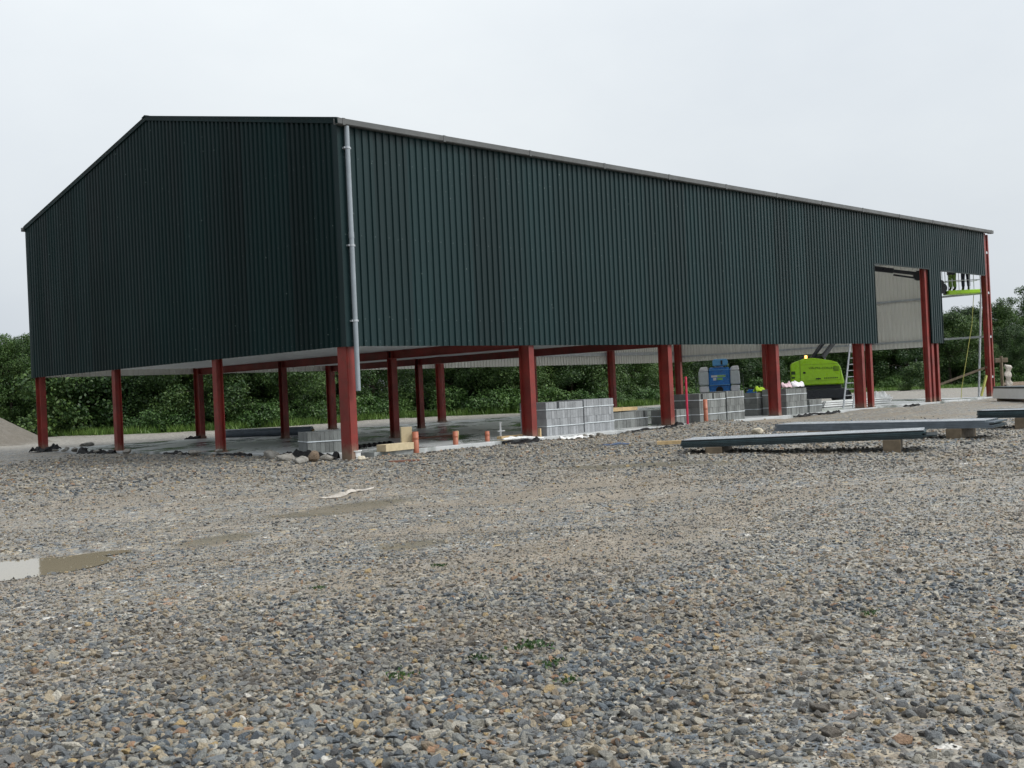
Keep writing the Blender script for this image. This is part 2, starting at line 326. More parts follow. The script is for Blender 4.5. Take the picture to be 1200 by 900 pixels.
PAL = [(.00, (.045, .050, .056)), (.11, (.110, .134, .158)), (.31, (.165, .190, .210)), (.44, (.235, .245, .235)), (.60, (.33, .325, .285)),
       (.71, (.38, .325, .235)), (.82, (.24, .195, .140)), (.90, (.48, .46, .40)), (.955, (.33, .20, .12)), (.98, (.42, .31, .15)), (.99, (.66, .65, .61))]
def ground_mat():
    m, nt, b = newmat('wet_stone_and_mud'); p = nd(nt, 'ShaderNodeNewGeometry').outputs['Position']
    warp = nd(nt, 'ShaderNodeTexNoise'); warp.inputs['Scale'].default_value = 18; lk(nt, p, warp.inputs['Vector'])
    wv = nd(nt, 'ShaderNodeVectorMath', operation='SCALE'); lk(nt, warp.outputs['Color'], wv.inputs[0]); wv.inputs['Scale'].default_value = .02
    pw = nd(nt, 'ShaderNodeVectorMath', operation='ADD'); lk(nt, p, pw.inputs[0]); lk(nt, wv.outputs[0], pw.inputs[1]); q = pw.outputs[0]
    def vor(scale):
        v = nd(nt, 'ShaderNodeTexVoronoi'); v.inputs['Scale'].default_value = scale; v.inputs['Randomness'].default_value = 1; lk(nt, q, v.inputs['Vector'])
        s = nd(nt, 'ShaderNodeSeparateColor'); lk(nt, v.outputs['Color'], s.inputs[0]); return s.outputs[0], v.outputs['Distance'], s.outputs[1]
    r1, d1, k1 = vor(30); r2, d2, k2 = vor(13); r3, d3, k3 = vor(60)
    fine = ramp(nt, r3, PAL, 'CONSTANT'); c1 = ramp(nt, r1, PAL, 'CONSTANT'); c2 = ramp(nt, r2, PAL, 'CONSTANT')
    big = noise_n(nt, p, .28, 5, .6); med = noise_n(nt, p, 1.7, 5, .65)
    mud = ramp(nt, med, [(.3, (.175, .145, .105)), (.5, (.25, .212, .162)), (.7, (.335, .29, .232))])
    # stones of three sizes showing through fines
    c = mixc(nt, .42, mud, fine)
    c = mixc(nt, math_(nt, 'MULTIPLY', math_(nt, 'GREATER_THAN', k1, .45), .75), c, c1)
    cov = math_(nt, 'ADD', math_(nt, 'MULTIPLY', big, .9), math_(nt, 'MULTIPLY', med, .35))
    c = mixc(nt, math_(nt, 'MULTIPLY', math_(nt, 'GREATER_THAN', k2, math_(nt, 'SUBTRACT', 1.35, cov)), .85), c, c2)
    # muddier tracks
    tr = noise_n(nt, p, .5, 4, .6, (.35, 1.3, 1)); c = mixc(nt, ramp(nt, tr, [(.50, (0,0,0)), (.62, (.75,)*3)]), c, mixc(nt, .35, mud, (.27, .225, .17)))
    # attributes painted on the sheet: r = turf, g = pale dry chippings behind the slab, b = puddle silt
    at_ = nd(nt, 'ShaderNodeAttribute', attribute_name='zone'); s = nd(nt, 'ShaderNodeSeparateColor'); lk(nt, at_.outputs['Color'], s.inputs[0])
    pale = ramp(nt, math_(nt, 'ADD', math_(nt, 'MULTIPLY', r2, .45), math_(nt, 'MULTIPLY', med, .55)), [(.2, (.15, .135, .115)), (.5, (.27, .255, .225)), (.8, (.42, .40, .36))])
    c = mixc(nt, s.outputs[1], c, pale)
    c = mixc(nt, s.outputs[2], c, (.115, .10, .062))
    c = mixc(nt, s.outputs[0], c, ramp(nt, med, [(.3, (.05, .085, .022)), (.7, (.10, .155, .035))]))
    rt = nd(nt, 'ShaderNodeAttribute', attribute_name='track'); c = mixc(nt, math_(nt, 'MULTIPLY', rt.outputs['Fac'], .55, True), c, mixc(nt, .3, (.235, .20, .155), c))
    # heap: fine grit
    c = mixc(nt, at_.outputs['Alpha'], c, ramp(nt, noise_n(nt, p, 5, 6, .75), [(.3, (.105, .092, .072)), (.7, (.175, .155, .125))]))
    lk(nt, c, b.inputs['Base Color'])
    lk(nt, ramp(nt, med, [(.3, (.42,)*3), (.7, (.75,)*3)]), b.inputs['Roughness']); b.inputs['Specular IOR Level'].default_value = .45
    h = math_(nt, 'ADD', math_(nt, 'MULTIPLY', d1, -.6), math_(nt, 'MULTIPLY', math_(nt, 'MULTIPLY', d2, -1.2), big)); h = math_(nt, 'ADD', h, math_(nt, 'MULTIPLY', r1, .5)); h = math_(nt, 'ADD', h, math_(nt, 'MULTIPLY', d3, -.3))
    bump(nt, b, h, .022, 1.0)
    return m
M['ground'] = ground_mat()
def stone_mat():
    m, nt, b = newmat('crushed_stone'); a = nd(nt, 'ShaderNodeAttribute', attribute_name='tint'); a.attribute_type = 'INSTANCER'
    tc = nd(nt, 'ShaderNodeTexCoord').outputs['Object']
    c = ramp(nt, a.outputs['Fac'], PAL, 'CONSTANT')
    n = noise_n(nt, tc, 2.5, 6, .7); c = mixc(nt, 1.0, c, ramp(nt, n, [(.3, (.72,.72,.72)), (.7, (1.3,1.27,1.22))]), 'MULTIPLY')
    wp = nd(nt, 'ShaderNodeNewGeometry').outputs['Position']; dn = noise_n(nt, wp, .9, 5, .65)
    c = mixc(nt, ramp(nt, dn, [(.40, (.0,)*3), (.66, (.55,)*3)]), c, (.25, .205, .15))
    lk(nt, c, b.inputs['Base Color']); lk(nt, ramp(nt, n, [(.3, (.34,)*3), (.7, (.62,)*3)]), b.inputs['Roughness']); b.inputs['Specular IOR Level'].default_value = .5
    bump(nt, b, noise_n(nt, tc, 5, 5, .7), .12, .6); return m
M['stone'] = stone_mat()

# ------------------------------------------------------------------ ground sheet
def axis(segs):
    out = []
    for a, b, d in segs: out += list(np.arange(a, b, d))
    return np.array(out+[segs[-1][1]])
gx_ = axis([(-600,-200,40),(-200,-60,10),(-60,-24,1.5),(-24,-16,.3),(-16,-2,.09),(-2,16,.16),(16,40,.5),(40,110,1.6),(110,300,12),(300,900,60)])
gy_ = axis([(-600,-200,40),(-200,-60,10),(-60,-26,1.5),(-26,-19,.3),(-19,-4,.09),(-4,2,.14),(2,26,.5),(26,42,.35),(42,110,1.6),(110,300,12),(300,900,60)])
X, Y = np.meshgrid(gx_, gy_, indexing='ij'); Z = ground_z(X, Y)
nx, ny = X.shape
me = bpy.data.meshes.new('ground'); V = np.stack([X, Y, Z], -1).reshape(-1, 3)
idx = np.arange(nx*ny).reshape(nx, ny); F = np.stack([idx[:-1,:-1], idx[1:,:-1], idx[1:,1:], idx[:-1,1:]], -1).reshape(-1, 4)
me.vertices.add(len(V)); me.vertices.foreach_set('co', V.ravel()); me.loops.add(F.size); me.loops.foreach_set('vertex_index', F.ravel())
me.polygons.add(len(F)); me.polygons.foreach_set('loop_start', np.arange(0, F.size, 4)); me.polygons.foreach_set('loop_total', np.full(len(F), 4)); me.polygons.foreach_set('use_smooth', np.ones(len(F), bool))
me.update(); me.validate()
HEDGE = [(-60, 62), (-20, 54), (3, 47), (11.5, 43.2)]+[tuple(gnd(px_, py_, -.1)[:2]) for px_, py_ in ((200,505.5),(250,503),(300,501),(400,493.5),(500,487.5),(600,484),(712,477.5),(780,472.5))]+[(62, 31), (71, 28), (76, 21), (78, 11), (84, 0), (92, -14), (120, -40)]
def hedge_side(x, y):     # signed distance to the hedge line, >0 beyond it
    best = np.full(x.shape, 1e9); sg = np.ones(x.shape)
    for (ax, ay), (bx, by) in zip(HEDGE[:-1], HEDGE[1:]):
        dx, dy = bx-ax, by-ay; t = np.clip(((x-ax)*dx+(y-ay)*dy)/(dx*dx+dy*dy), 0, 1)
        d = np.hypot(x-ax-t*dx, y-ay-t*dy); s = np.where(dx*(y-ay)-dy*(x-ax) > 0, 1, -1)
        sg = np.where(d < best, s, sg); best = np.minimum(best, d)
    return best*sg
hs = hedge_side(X, Y)+fbm(X, Y, 5, 40)*2.0
wid = np.where(X > 58, 8.0, 1.6)
turf = sstep(-wid-.8, -wid+.6, hs)
pale = sstep(16.5, 20.5, Y+fbm(X, Y, 4, 41)*1.5)*.85+sstep(36.4, 39, X+fbm(X, Y, 3, 44))*sstep(-3, 1, Y)*.6
pale = np.clip(pale, 0, 1)*sstep(-3, 3, X)
silt = np.zeros_like(X)
for (px, py, a, b_, *_r) in [(p[0], p[1], p[2]*.95, p[3]*.95, p[5]) for p in PUD]+[(w[0], w[1], w[2], w[3], w[4]) for w in WETS]:
    rot = _r[0]; c, s = math.cos(R(rot)), math.sin(R(rot)); dx = X-px; dy = Y-py
    q = ((dx*c+dy*s)/a)**2+((-dx*s+dy*c)/b_)**2+fbm(X, Y, .5, 60)*.8
    silt = np.maximum(silt, .85*(1-sstep(.8, 2.6, q)))
rut_ = ruts(X, Y)*sstep(-1.0, -3.0, Y)
heap = 1-sstep(5.5, 6.1, np.hypot(X-.6, Y-33.2)+fbm(X, Y, 1, 70)*.4)
ca = me.color_attributes.new('zone', 'FLOAT_COLOR', 'POINT')
ca.data.foreach_set('color', np.stack([turf, pale, silt, heap], -1).reshape(-1).astype(np.float32))
me.attributes.new('track', 'FLOAT', 'POINT').data.foreach_set('value', np.clip(rut_, 0, 1).reshape(-1).astype(np.float32)); me.materials.append(M['ground'])
ground = bpy.data.objects.new('ground', me); COL.objects.link(ground); tag(ground, kind='structure')

# water lying in the two shallow dips on the left
m, nt, b = newmat('muddy_water'); b.inputs['Base Color'].default_value = (.25, .215, .15, 1); b.inputs['Roughness'].default_value = .03; b.inputs['IOR'].default_value = 1.33
bump(nt, b, noise_n(nt, nd(nt, 'ShaderNodeNewGeometry').outputs['Position'], 14, 2), .002, .3)
for i, (px, py, a, b_, d, rot) in enumerate(PUD):
    mb = MB(); n = 40; c, s = math.cos(R(rot)), math.sin(R(rot))
    pts = [(px+1.5*a*math.cos(t)*c-1.7*b_*math.sin(t)*s, py+1.5*a*math.cos(t)*s+1.7*b_*math.sin(t)*c, WATER_Z-.004*i) for t in [2*math.pi*k/n for k in range(n)]]
    mb.add(pts, [tuple(range(n))]); tag(mb.build('puddle', m), kind='structure')

# ------------------------------------------------------------------ loose stones (stuff): geometry-node instances of a few angular stones
proto_col = bpy.data.collections.new('stone_shapes')
for k in range(14):
    bm = bmesh.new()
    sx, sy, sz = random.uniform(.75, 1.25), random.uniform(.55, .95), random.uniform(.3, .62)
    for _ in range(15):
        v = Vector((random.gauss(0,1), random.gauss(0,1), random.gauss(0,1))).normalized()*random.uniform(.8, 1.05)
        bm.verts.new((v.x*sx*.5, v.y*sy*.5, v.z*sz*.5))
    bmesh.ops.convex_hull(bm, input=bm.verts)
    loose = [v for v in bm.verts if not v.link_faces]; bmesh.ops.delete(bm, geom=loose, context='VERTS')
    bmesh.ops.bevel(bm, geom=list(bm.edges), offset=.012, segments=1, affect='EDGES')
    sm = bpy.data.meshes.new('stone'); bm.to_mesh(sm); bm.free(); sm.materials.append(M['stone'])
    so = bpy.data.objects.new('stone_shape_%d' % k, sm); proto_col.objects.link(so)
def scatter_stones():
    P = []; S = []
    def ring(r0, r1, dens, s0, s1, half, patch=0, mask=1):
        A = half*1.42*2*(r1*r1-r0*r0)/2; n = int(A*dens); r = np.sqrt(RNG.uniform(r0*r0, r1*r1, n)); r = np.maximum(2.6, r+RNG.normal(0, 1, n)*np.clip((r-5)*.35, 0, 1.3)); half2 = half*1.42; th = YAW+RNG.uniform(-half2, half2, n)+RNG.normal(0, .05, n)
        x = CAM[0]+r*np.cos(th); y = CAM[1]+r*np.sin(th); sz = s0+(s1-s0)*RNG.uniform(0, 1, n)**2.2
        if patch:
            f = fbm(x, y, 2.3, 90)*.6+fbm(x, y, .7, 91)*.4; keep = RNG.uniform(-.9, .9, n)*patch < f+.12; x, y, sz = x[keep], y[keep], sz[keep]
        ok = ~((x > -.05) & (y > -.05)) & (RNG.uniform(.15, 1.15, n)[:len(x)] > np.clip(fines(x, y), 0, .9)*.95*mask); x, y, sz = x[ok], y[ok], sz[ok]
        P.append(np.stack([x, y, ground_z(x, y)+sz*.10], 1)); S.append(sz)
    ring(2.6, 8.2, 1150, .024, .085, .62)
    ring(2.6, 5.6, 260, .055, .12, .62, .7)
    ring(5.0, 8.5, 90, .05, .10, .62, .9)
    ring(8.2, 13, 640, .018, .062, .54, 1.2)
    ring(13, 20, 330, .02, .075, .50, 1.0)
    ring(20, 34, 210, .025, .12, .50, 1.0)
    ring(2.6, 8, 1900, .010, .026, .62, 0, .25)
    ring(7.5, 14, 620, .012, .032, .54, 0, .3)
    ring(14, 22, 160, .018, .04, .50, 0, .3)
    P = np.concatenate(P); S = np.concatenate(S); inw = np.zeros(len(P), bool)
    for (px, py, a, b_, d, rot) in PUD:
        c, s = math.cos(R(rot)), math.sin(R(rot)); dx = P[:,0]-px; dy = P[:,1]-py
        inw |= ((dx*c+dy*s)/(a*.95))**2+((-dx*s+dy*c)/(b_*.95))**2 < 1
    for (px, py, a, b_, rot) in WETS:
        c, s = math.cos(R(rot)), math.sin(R(rot)); dx = P[:,0]-px; dy = P[:,1]-py
        inw |= (((dx*c+dy*s)/a)**2+((-dx*s+dy*c)/b_)**2 < .8) & (RNG.uniform(0, 1, len(P)) < .8)
    inw &= ~((S > .05) & (RNG.uniform(0, 1, len(P)) < .10))
    P = P[~inw]; S = S[~inw]; n = len(P)
    me = bpy.data.meshes.new('gravel_stones'); me.vertices.add(n); me.vertices.foreach_set('co', P.ravel().astype(np.float32))
    def attr(nm, ty, key, arr): me.attributes.new(nm, ty, 'POINT').data.foreach_set(key, np.ascontiguousarray(arr, np.float32).ravel())
    tilt = RNG.normal(0, .38, (n, 2)); rot = np.concatenate([tilt, RNG.uniform(0, 6.28, (n, 1))], 1)
    attr('rot', 'FLOAT_VECTOR', 'vector', rot); attr('size', 'FLOAT', 'value', S)
    base = RNG.uniform(0, 1, n); big = fbm(P[:,0], P[:,1], 1.2, 77)
    base = np.clip(base+np.where(base < .9, big*.22, 0), .0, 1); attr('tint', 'FLOAT', 'value', base)
    me.attributes.new('pick', 'INT', 'POINT').data.foreach_set('value', RNG.integers(0, 14, n).astype(np.int32))
    o = bpy.data.objects.new('gravel_stones', me); COL.objects.link(o)
    ng = bpy.data.node_groups.new('place_stones', 'GeometryNodeTree')
    ng.interface.new_socket('Geometry', in_out='INPUT', socket_type='NodeSocketGeometry'); ng.interface.new_socket('Geometry', in_out='OUTPUT', socket_type='NodeSocketGeometry')
    N = ng.nodes; gi = N.new('NodeGroupInput'); go = N.new('NodeGroupOutput'); ci = N.new('GeometryNodeCollectionInfo'); ci.inputs[0].default_value = proto_col
    ci.inputs['Separate Children'].default_value = True; ci.inputs['Reset Children'].default_value = True
    ip = N.new('GeometryNodeInstanceOnPoints'); ip.inputs['Pick Instance'].default_value = True
    def na(nm, ty):
        a = N.new('GeometryNodeInputNamedAttribute'); a.data_type = ty; a.inputs[0].default_value = nm; return a.outputs[0]
    e2r = N.new('FunctionNodeEulerToRotation'); ng.links.new(na('rot', 'FLOAT_VECTOR'), e2r.inputs[0])
    ng.links.new(gi.outputs[0], ip.inputs['Points']); ng.links.new(ci.outputs[0], ip.inputs['Instance']); ng.links.new(na('pick', 'INT'), ip.inputs['Instance Index'])
    ng.links.new(e2r.outputs[0], ip.inputs['Rotation']); ng.links.new(na('size', 'FLOAT'), ip.inputs['Scale']); ng.links.new(ip.outputs[0], go.inputs[0])
    md = o.modifiers.new('stones', 'NODES'); md.node_group = ng
    tag(o, 'loose crushed grey and tan stones lying over the yard', 'gravel', kind='stuff')
    print('stones', n)
scatter_stones()

# ------------------------------------------------------------------ concrete slab with notches at the corner columns
mb = MB(); q = .62
poly = [(q,-.02),(L-.02,-.02),(L-.02,W+.02),(q,W+.02),(q,W-q),(-.02,W-q),(-.02,q),(q,q)]
mb.prism([(x, y, -.26) for x, y in poly], (0, 0, .26))
tag(mb.build('concrete_slab', M['slab'], bevel=.012), kind='structure')

# ------------------------------------------------------------------ THE STEEL BUILDING
bld = empty('steel_building', (L/2, W/2, 0))
tag(bld, 'long dark green clad steel building on open red columns beside the gravel yard', 'building')
OFF = Vector((-L/2, -W/2, 0))
def bpart(mb, name, mats, bevel=0, parent=None):
    o = mb.build(name, mats, parent or bld, bevel); o.location = OFF if parent is None else (0,0,0); return o
PROF = [(0, 0), (.060, 0), (.076, .035), (.166, .035), (.182, 0)]   # one 200 mm pitch: pan, web, crown, web
def sheet(origin, along, out, length, zb, zt, brk, matsidx=(0, 1)):
    """profiled sheeting: origin + along*s, standing proud along 'out'; zb/zt give the bottom and top at s; brk = forced breaks"""
    origin = Vector(origin); along = Vector(along); out = Vector(out); S = []
    k = 0
    while k*.2 < length:
        for a, h in PROF:
            if k*.2+a < length: S.append((k*.2+a, h))
        k += 1
    S.append((length, 0))
    mb = MB()
    pts = sorted(set([s for s, _ in S]+list(brk))); hs = np.interp(pts, [s for s, _ in S], [h for _, h in S])
    for i in range(len(pts)-1):
        a, b = pts[i], pts[i+1]
        if b-a < 1e-5: continue
        mid = (a+b)/2; base = zb(mid)
        if base is None: continue
        e = 1e-4; za, zb2 = zb(a+e) if zb(a+e) is not None else base, zb(b-e)
        A = origin+along*a; B = origin+along*b; oa = out*(hs[i]); ob = out*(hs[i+1]); t = out*.006
        va = [A+oa+Vector((0,0,za)), B+ob+Vector((0,0,zb2)), B+ob+Vector((0,0,zt(b))), A+oa+Vector((0,0,zt(a)))]
        mb.add([v+t for v in va], [(0,1,2,3)], matsidx[0]); mb.add([v-t for v in va], [(3,2,1,0)], matsidx[1])
        mb.add([va[0]+t, va[1]+t, va[1]-t, va[0]-t], [(0,1,2,3)], matsidx[0])
    return mb
def build_sheet(mb, name, mats):        # keep front/back winding as laid (no recalculation across the open strips)
    me = bpy.data.meshes.new(name); me.from_pydata(mb.v, [], mb.f)
    for m in mats: me.materials.append(m)
    me.polygons.foreach_set('material_index', mb.m); me.update(); o = bpy.data.objects.new(name, me); COL.objects.link(o); o.parent = bld; o.location = OFF; return o
ztop = HE+.02
def side_bottom(x): return HC if x < 25.03 else (5.53 if x < 29.83 else (HC if x < 30.9 else 5.5))
build_sheet(sheet((0,0,0), (1,0,0), (0,-1,0), 35.62, side_bottom, lambda s: ztop, [25.03, 29.83, 30.9]), 'side_cladding', [M['green_s'], M['liner']])
def gtop(s): return HE+.06+(HR-HE)*(1-abs(s-W/2)/(W/2))
build_sheet(sheet((0,0,0), (0,1,0), (-1,0,0), W, lambda s: HC, gtop, [W/2]), 'gable_cladding', [M['green_shade'], M['liner']])
build_sheet(sheet((0,W,0), (1,0,0), (0,1,0), L, lambda s: HC, lambda s: ztop, []), 'side_cladding', [M['green_s'], M['liner']])
build_sheet(sheet((L,0,0), (0,1,0), (1,0,0), W, lambda s: (None if s < 2.95 else HC), gtop, [2.95, W/2]), 'gable_cladding', [M['green_shade'], M['liner']])
# roof slopes, profiled down the slope
RL = []
for sgn in (0, 1):
    mb = MB(); S = []; k = 0; length = L+.16
    while k*.2 < length:
        for a, h in PROF: S.append((k*.2+a, h))
        k += 1
    S = [s for s in S if s[0] <= length]
    ye, yr = (-.10, W/2) if sgn == 0 else (W+.10, W/2); ze, zr = HE+.05, HR+.06
    for (a, ha), (b2, hb) in zip(S[:-1], S[1:]):
        vs = [Vector((a-.08, ye, ze+ha)), Vector((b2-.08, ye, ze+hb)), Vector((b2-.08, yr, zr+hb)), Vector((a-.08, yr, zr+ha))]
        if sgn: vs = vs[::-1]
        t = Vector((0, 0, .006))
        if abs(((a+b2)/2+3.0) % 6.0-3.0-3.0+3.0) < 0 or 1.9 < (a+b2)/2 % 6.0 < 4.1: RL.append((sgn, vs)); continue
        mb.add([v+t for v in vs], [(0,1,2,3)], 0); mb.add([v-t for v in vs], [(3,2,1,0)], 1)
    build_sheet(mb, 'roof', [M['green_s'], M['liner']])
m, nt, b = newmat('added_translucent_strip'); tr = nd(nt, 'ShaderNodeBsdfTranslucent'); tr.inputs[0].default_value = (.85, .87, .85, 1); mx = nd(nt, 'ShaderNodeMixShader'); mx.inputs[0].default_value = .88; b.inputs['Base Color'].default_value = (.7, .72, .7, 1)  # unseen rooflight strips, added to let more daylight onto the inner walls
lk(nt, b.outputs[0], mx.inputs[1]); lk(nt, tr.outputs[0], mx.inputs[2]); lk(nt, mx.outputs[0], nt.nodes['Material Output'].inputs[0])
for sgn in (0, 1):
    for bay in range(6):
        mb = MB()
        for g_, vs in RL:
            xm = (vs[0].x+vs[1].x)/2
            if g_ == sgn and bay*6 <= xm+.08 < bay*6+6: mb.add(vs, [(0,1,2,3)])
        if mb.v: build_sheet(mb, 'added_rooflight', [m])
mb = MB(); mb.prism([(-.1, W/2-.2, HR+.075), (-.1, W/2, HR+.125), (-.1, W/2+.2, HR+.075), (-.1, W/2, HR+.11)], (L+.2, 0, 0)); bpart(mb, 'ridge_cap', M['green_s'])
# verge trims, corner flashings
for x0 in (-.075, L+.0):
    mb = MB()
    for ya, yb in ((-.1, W/2), (W+.1, W/2)):
        mb.prism([(x0, ya, HE-.045), (x0, ya, HE+.10), (x0, yb, HR+.11), (x0, yb, HR-.02)], (.075, 0, 0))
    bpart(mb, 'verge_trim', M['green_shade'])
for (cx, cy, sx, sy, mt) in ((-.045, -.045, 1, 1, 'green_s'), (-.045, W+.045, 1, -1, 'green_shade'), (L+.045, W+.045, -1, -1, 'green_s')):
    mb = MB(); a = .17
    mb.box(*sorted((cx, cx+sx*a)), *sorted((cy, cy+sy*.004)), HC-.01, HE+.02); mb.box(*sorted((cx, cx+sx*.004)), *sorted((cy+sy*.0045, cy+sy*a)), HC-.01, HE+.02)
    bpart(mb, 'corner_flashing', M['green_s'] if cx < 0 and sy > 0 else M['green_shade'])
# drip and jamb flashings round the openings
for xa, xb, zz in ((25.0, 29.86, 5.49), (30.88, 35.5, 5.46)): mb = MB(); mb.box(xa, xb, -.05, -.01, zz, zz+.045); bpart(mb, 'head_flashing', M['green_shade'])
for xa, xb, zz in ((25.02, 25.06, 5.487), (29.80, 29.84, 5.487), (30.87, 30.91, 5.457)): mb = MB(); mb.box(xa, xb, -.045, .03, HC, zz); bpart(mb, 'jamb_flashing', M['green_shade'])
# gutters
for y0, y1 in ((-.20, -.04), (W+.04, W+.20)):
    mb = MB(); z0 = HE-.075
    mb.prism([(-.12, y0, z0+.14), (-.12, y0, z0+.02), (-.12, y0+.02, z0), (-.12, y1-.02, z0), (-.12, y1, z0+.02), (-.12, y1, z0+.14), (-.12, y1-.006, z0+.14), (-.12, y1-.006, z0+.012), (-.12, y0+.006, z0+.012), (-.12, y0+.006, z0+.14)], (L+.42, 0, 0))
    g = bpart(mb, 'gutter', M['gutter'])
    for k in range(13):
        x = .05+k*3; mb = MB(); mb.box(x-.035, x+.035, y0-.008, y1+.008, z0-.008, z0+.147); bpart(mb, 'gutter_joint', M['gutter'], parent=g)
# downpipe at the near corner, left hanging with its bottom open
mb = MB(); mb.tube((.17, -.13, HE-.08), (.17, -.13, 1.42), .056, n=16, caps=False); mb.tube((.17, -.13, 1.9), (.17, -.13, 1.42), .049, n=16, caps=False); mb.tube((.17,-.13,5.0), (.17,-.13,4.86), .062, n=16)
dp = bpart(mb, 'downpipe', M['pipe'])
for z in (6.9, 4.7, 3.0):
    mb = MB(); mb.box(.08, .26, -.135, -.02, z-.02, z+.02); mb.tube((.17,-.13,z-.022), (.17,-.13,z+.022), .064, n=16); bpart(mb, 'pipe_clip', M['galv'], parent=dp)
# columns
def column(x, y, ztp, z0=0, orient='y', d=.38, b=.19, plate=True, lab=None):
    mb = MB(); mb.isec((x, y, z0), (x, y, ztp), (0,1,0) if orient == 'y' else (1,0,0), d, b, .02, .014)
    o = bpart(mb, 'column', M['red'])
    if plate:
        mb = MB(); w, h = (b/2+.05, d/2+.05) if orient == 'y' else (d/2+.05, b/2+.05)
        mb.box(x-w, x+w, y-h, y+h, z0-.012, z0+.012)
        for sx in (-1, 1):
            for sy in (-1, 1): mb.tube((x+sx*(w-.035), y+sy*(h-.035), z0), (x+sx*(w-.035), y+sy*(h-.035), z0+.06), .012, n=6)
        bpart(mb, 'base_plate', M['red'], parent=o)
    if lab: o['label'] = lab
    return o
for k in range(7):
    x = k*BAY; xx = min(max(x, .14), L-.14)
    z0 = -.17 if k == 0 else (-.03 if k < 6 else -.06)
    if k == 0:
        o = column(xx, .24, HE-.05, z0, lab='near corner column with a boxed outer face')
        mb = MB(); mb.box(.03, .044, .07, .41, -.15, HE-.1); bpart(mb, 'web_plate', M['red'], parent=o)
    else: column(xx if k < 6 else L-.12, .24 if k < 6 else .16, HE-.05, z0, 'y', .38 if k < 6 else .22, .19 if k < 6 else .17)
    column(xx, W-.24, HE-.05, -.17 if k == 0 else 0)
for k in (1, 2):
    for y in (W/3, 2*W/3): column(k*BAY, y, 2.62, 0, 'y', .22, .20)
for y in (W/3, 2*W/3):
    zt = HE+(HR-HE)*(1-abs(y-W/2)/(W/2))-.2
    column(.14, y, zt, 0, 'x', .2, .2); column(L-.16, y, zt, 0, 'x', .22, .2)
# extra door posts either side of the tall opening
column(24.62, .14, 7.2, -.02, 'y', .2, .17); column(29.60, .14, 7.2, -.02, 'y', .2, .17); column(30.45, .14, 7.2, -.02, 'y', .2, .17)
# loose outer post face on the far near-side corner, tied with cleats
mb = MB(); mb.box(L+.16, L+.26, .05, .20, -.06, HE-.1); o = bpart(mb, 'corner_post', M['red'])
for z in (.9, 2.72, 4.72, 6.55):
    mb = MB(); mb.box(L-.03, L+.158, .06, .20, z-.05, z+.05); bpart(mb, 'cleat', M['galv'], parent=o)
# rafters of the portal frames
for k in range(7):
    x = min(max(k*BAY, .14), L-.14)
    for ya, yb in ((.3, W/2), (W-.3, W/2)):
        mb = MB(); mb.isec((x, ya, HE-.22), (x, yb, HR-.24), (0, -(HR-HE) if ya < yb else (HR-HE), W/2), .30, .17); bpart(mb, 'rafter', M['red'])
# purlins
for s in (0, 1):
    for j in range(1, 6):
        t = j/6.0; y = t*W/2; z = HE+(HR-HE)*t-.02
        if s: y = W-y
        mb = MB(); mb.box(.1, L-.1, y-.03, y+.03, z-.10, z+.0); bpart(mb, 'purlin', M['galv'])
# sheeting rails
for z in (3.05, 4.95, 6.7):
    mb = MB(); mb.box(.1, 25.0 if z < 5.4 else L-.3, .012, .06, z-.08, z+.08); bpart(mb, 'sheeting_rail', M['galv'])
    mb = MB(); mb.box(.1, L-.1, W-.06, W-.012, z-.08-.1, z+.08-.1); bpart(mb, 'sheeting_rail', M['galv'])
    mb = MB(); mb.box(.012, .04, .1, W-.1, z-.08, z+.08); bpart(mb, 'sheeting_rail', M['galv'])
for z in (2.74, 4.72, 6.6):
    mb = MB(); mb.box(L-.045, L-.012, .1, W-.1, z-.045, z+.045); bpart(mb, 'sheeting_rail', M['galv'])
# first-floor beams and decking over the two near bays
for x in (6.0, 12.0):
    mb = MB(); mb.isec((x, .44, 2.50), (x, W-.44, 2.50), (0,0,1), .24, .16); bpart(mb, 'floor_beam', M['red'])
mb = MB(); mb.box(.12, 12.1, .45, W-.3, 2.70, 2.84)
k = 0
while .14+k*.3 < 12.0: mb.box(.16+k*.3, .28+k*.3, .47, W-.32, 2.63, 2.698); k += 1
bpart(mb, 'floor_deck', M['deck'])

# ------------------------------------------------------------------ packs of concrete blocks
def block_pack(x0, y0, w, d, h, mat, label, rz=0, nl=None, straps=True, z0=.0):
    root = empty('concrete_block_pack', (x0, y0, z0), rz); tag(root, label, 'concrete blocks', 'packs of concrete blocks on the slab')
    nl = nl or max(2, round(h/.225)); lh = h/nl; n = max(3, round(w/.105)); mb = MB(); rr = random.Random(int(x0*10)); nd_ = max(1, round(d/.44))
    for l in range(nl):
        for i in range(n):
            for j in range(nd_):
                if l == nl-1 and rr.random() < .02: continue
                j1, j2 = rr.uniform(-.004, .004), rr.uniform(-.006, .006)
                mb.box(i*w/n+.003, (i+1)*w/n-.003, j*d/nd_+.003+j2, (j+1)*d/nd_-.003+j2, l*lh+.002, (l+1)*lh-.002+j1*.5)
    mb.build('blocks', mat, root)
    if straps:
        for t in ((.28, .78) if h > .6 else (.55,)):
            s = MB(); z = h*t; e = .009
            s.box(-e, w+e, -e, -e+.003, z-.012, z+.012); s.box(-e, -e+.003, -e+.004, d+e, z-.012, z+.012); s.box(w+e-.003, w+e, -e+.004, d+e, z-.012, z+.012); s.box(-e+.004, w+e-.004, d+e-.003, d+e, z-.012, z+.012)
            s.build('strap', M['strap'], root)
    return root
block_pack(-.03, 1.66, 1.15, .9, .50, M['blk_dark'], 'low damp pack of blocks just left of the near corner column', R(-20), 2, z0=.0)
block_pack(6.78, .35, 1.50, 1.0, .90, M['blk_light'], 'tall pale dry block pack right beside the second front column')
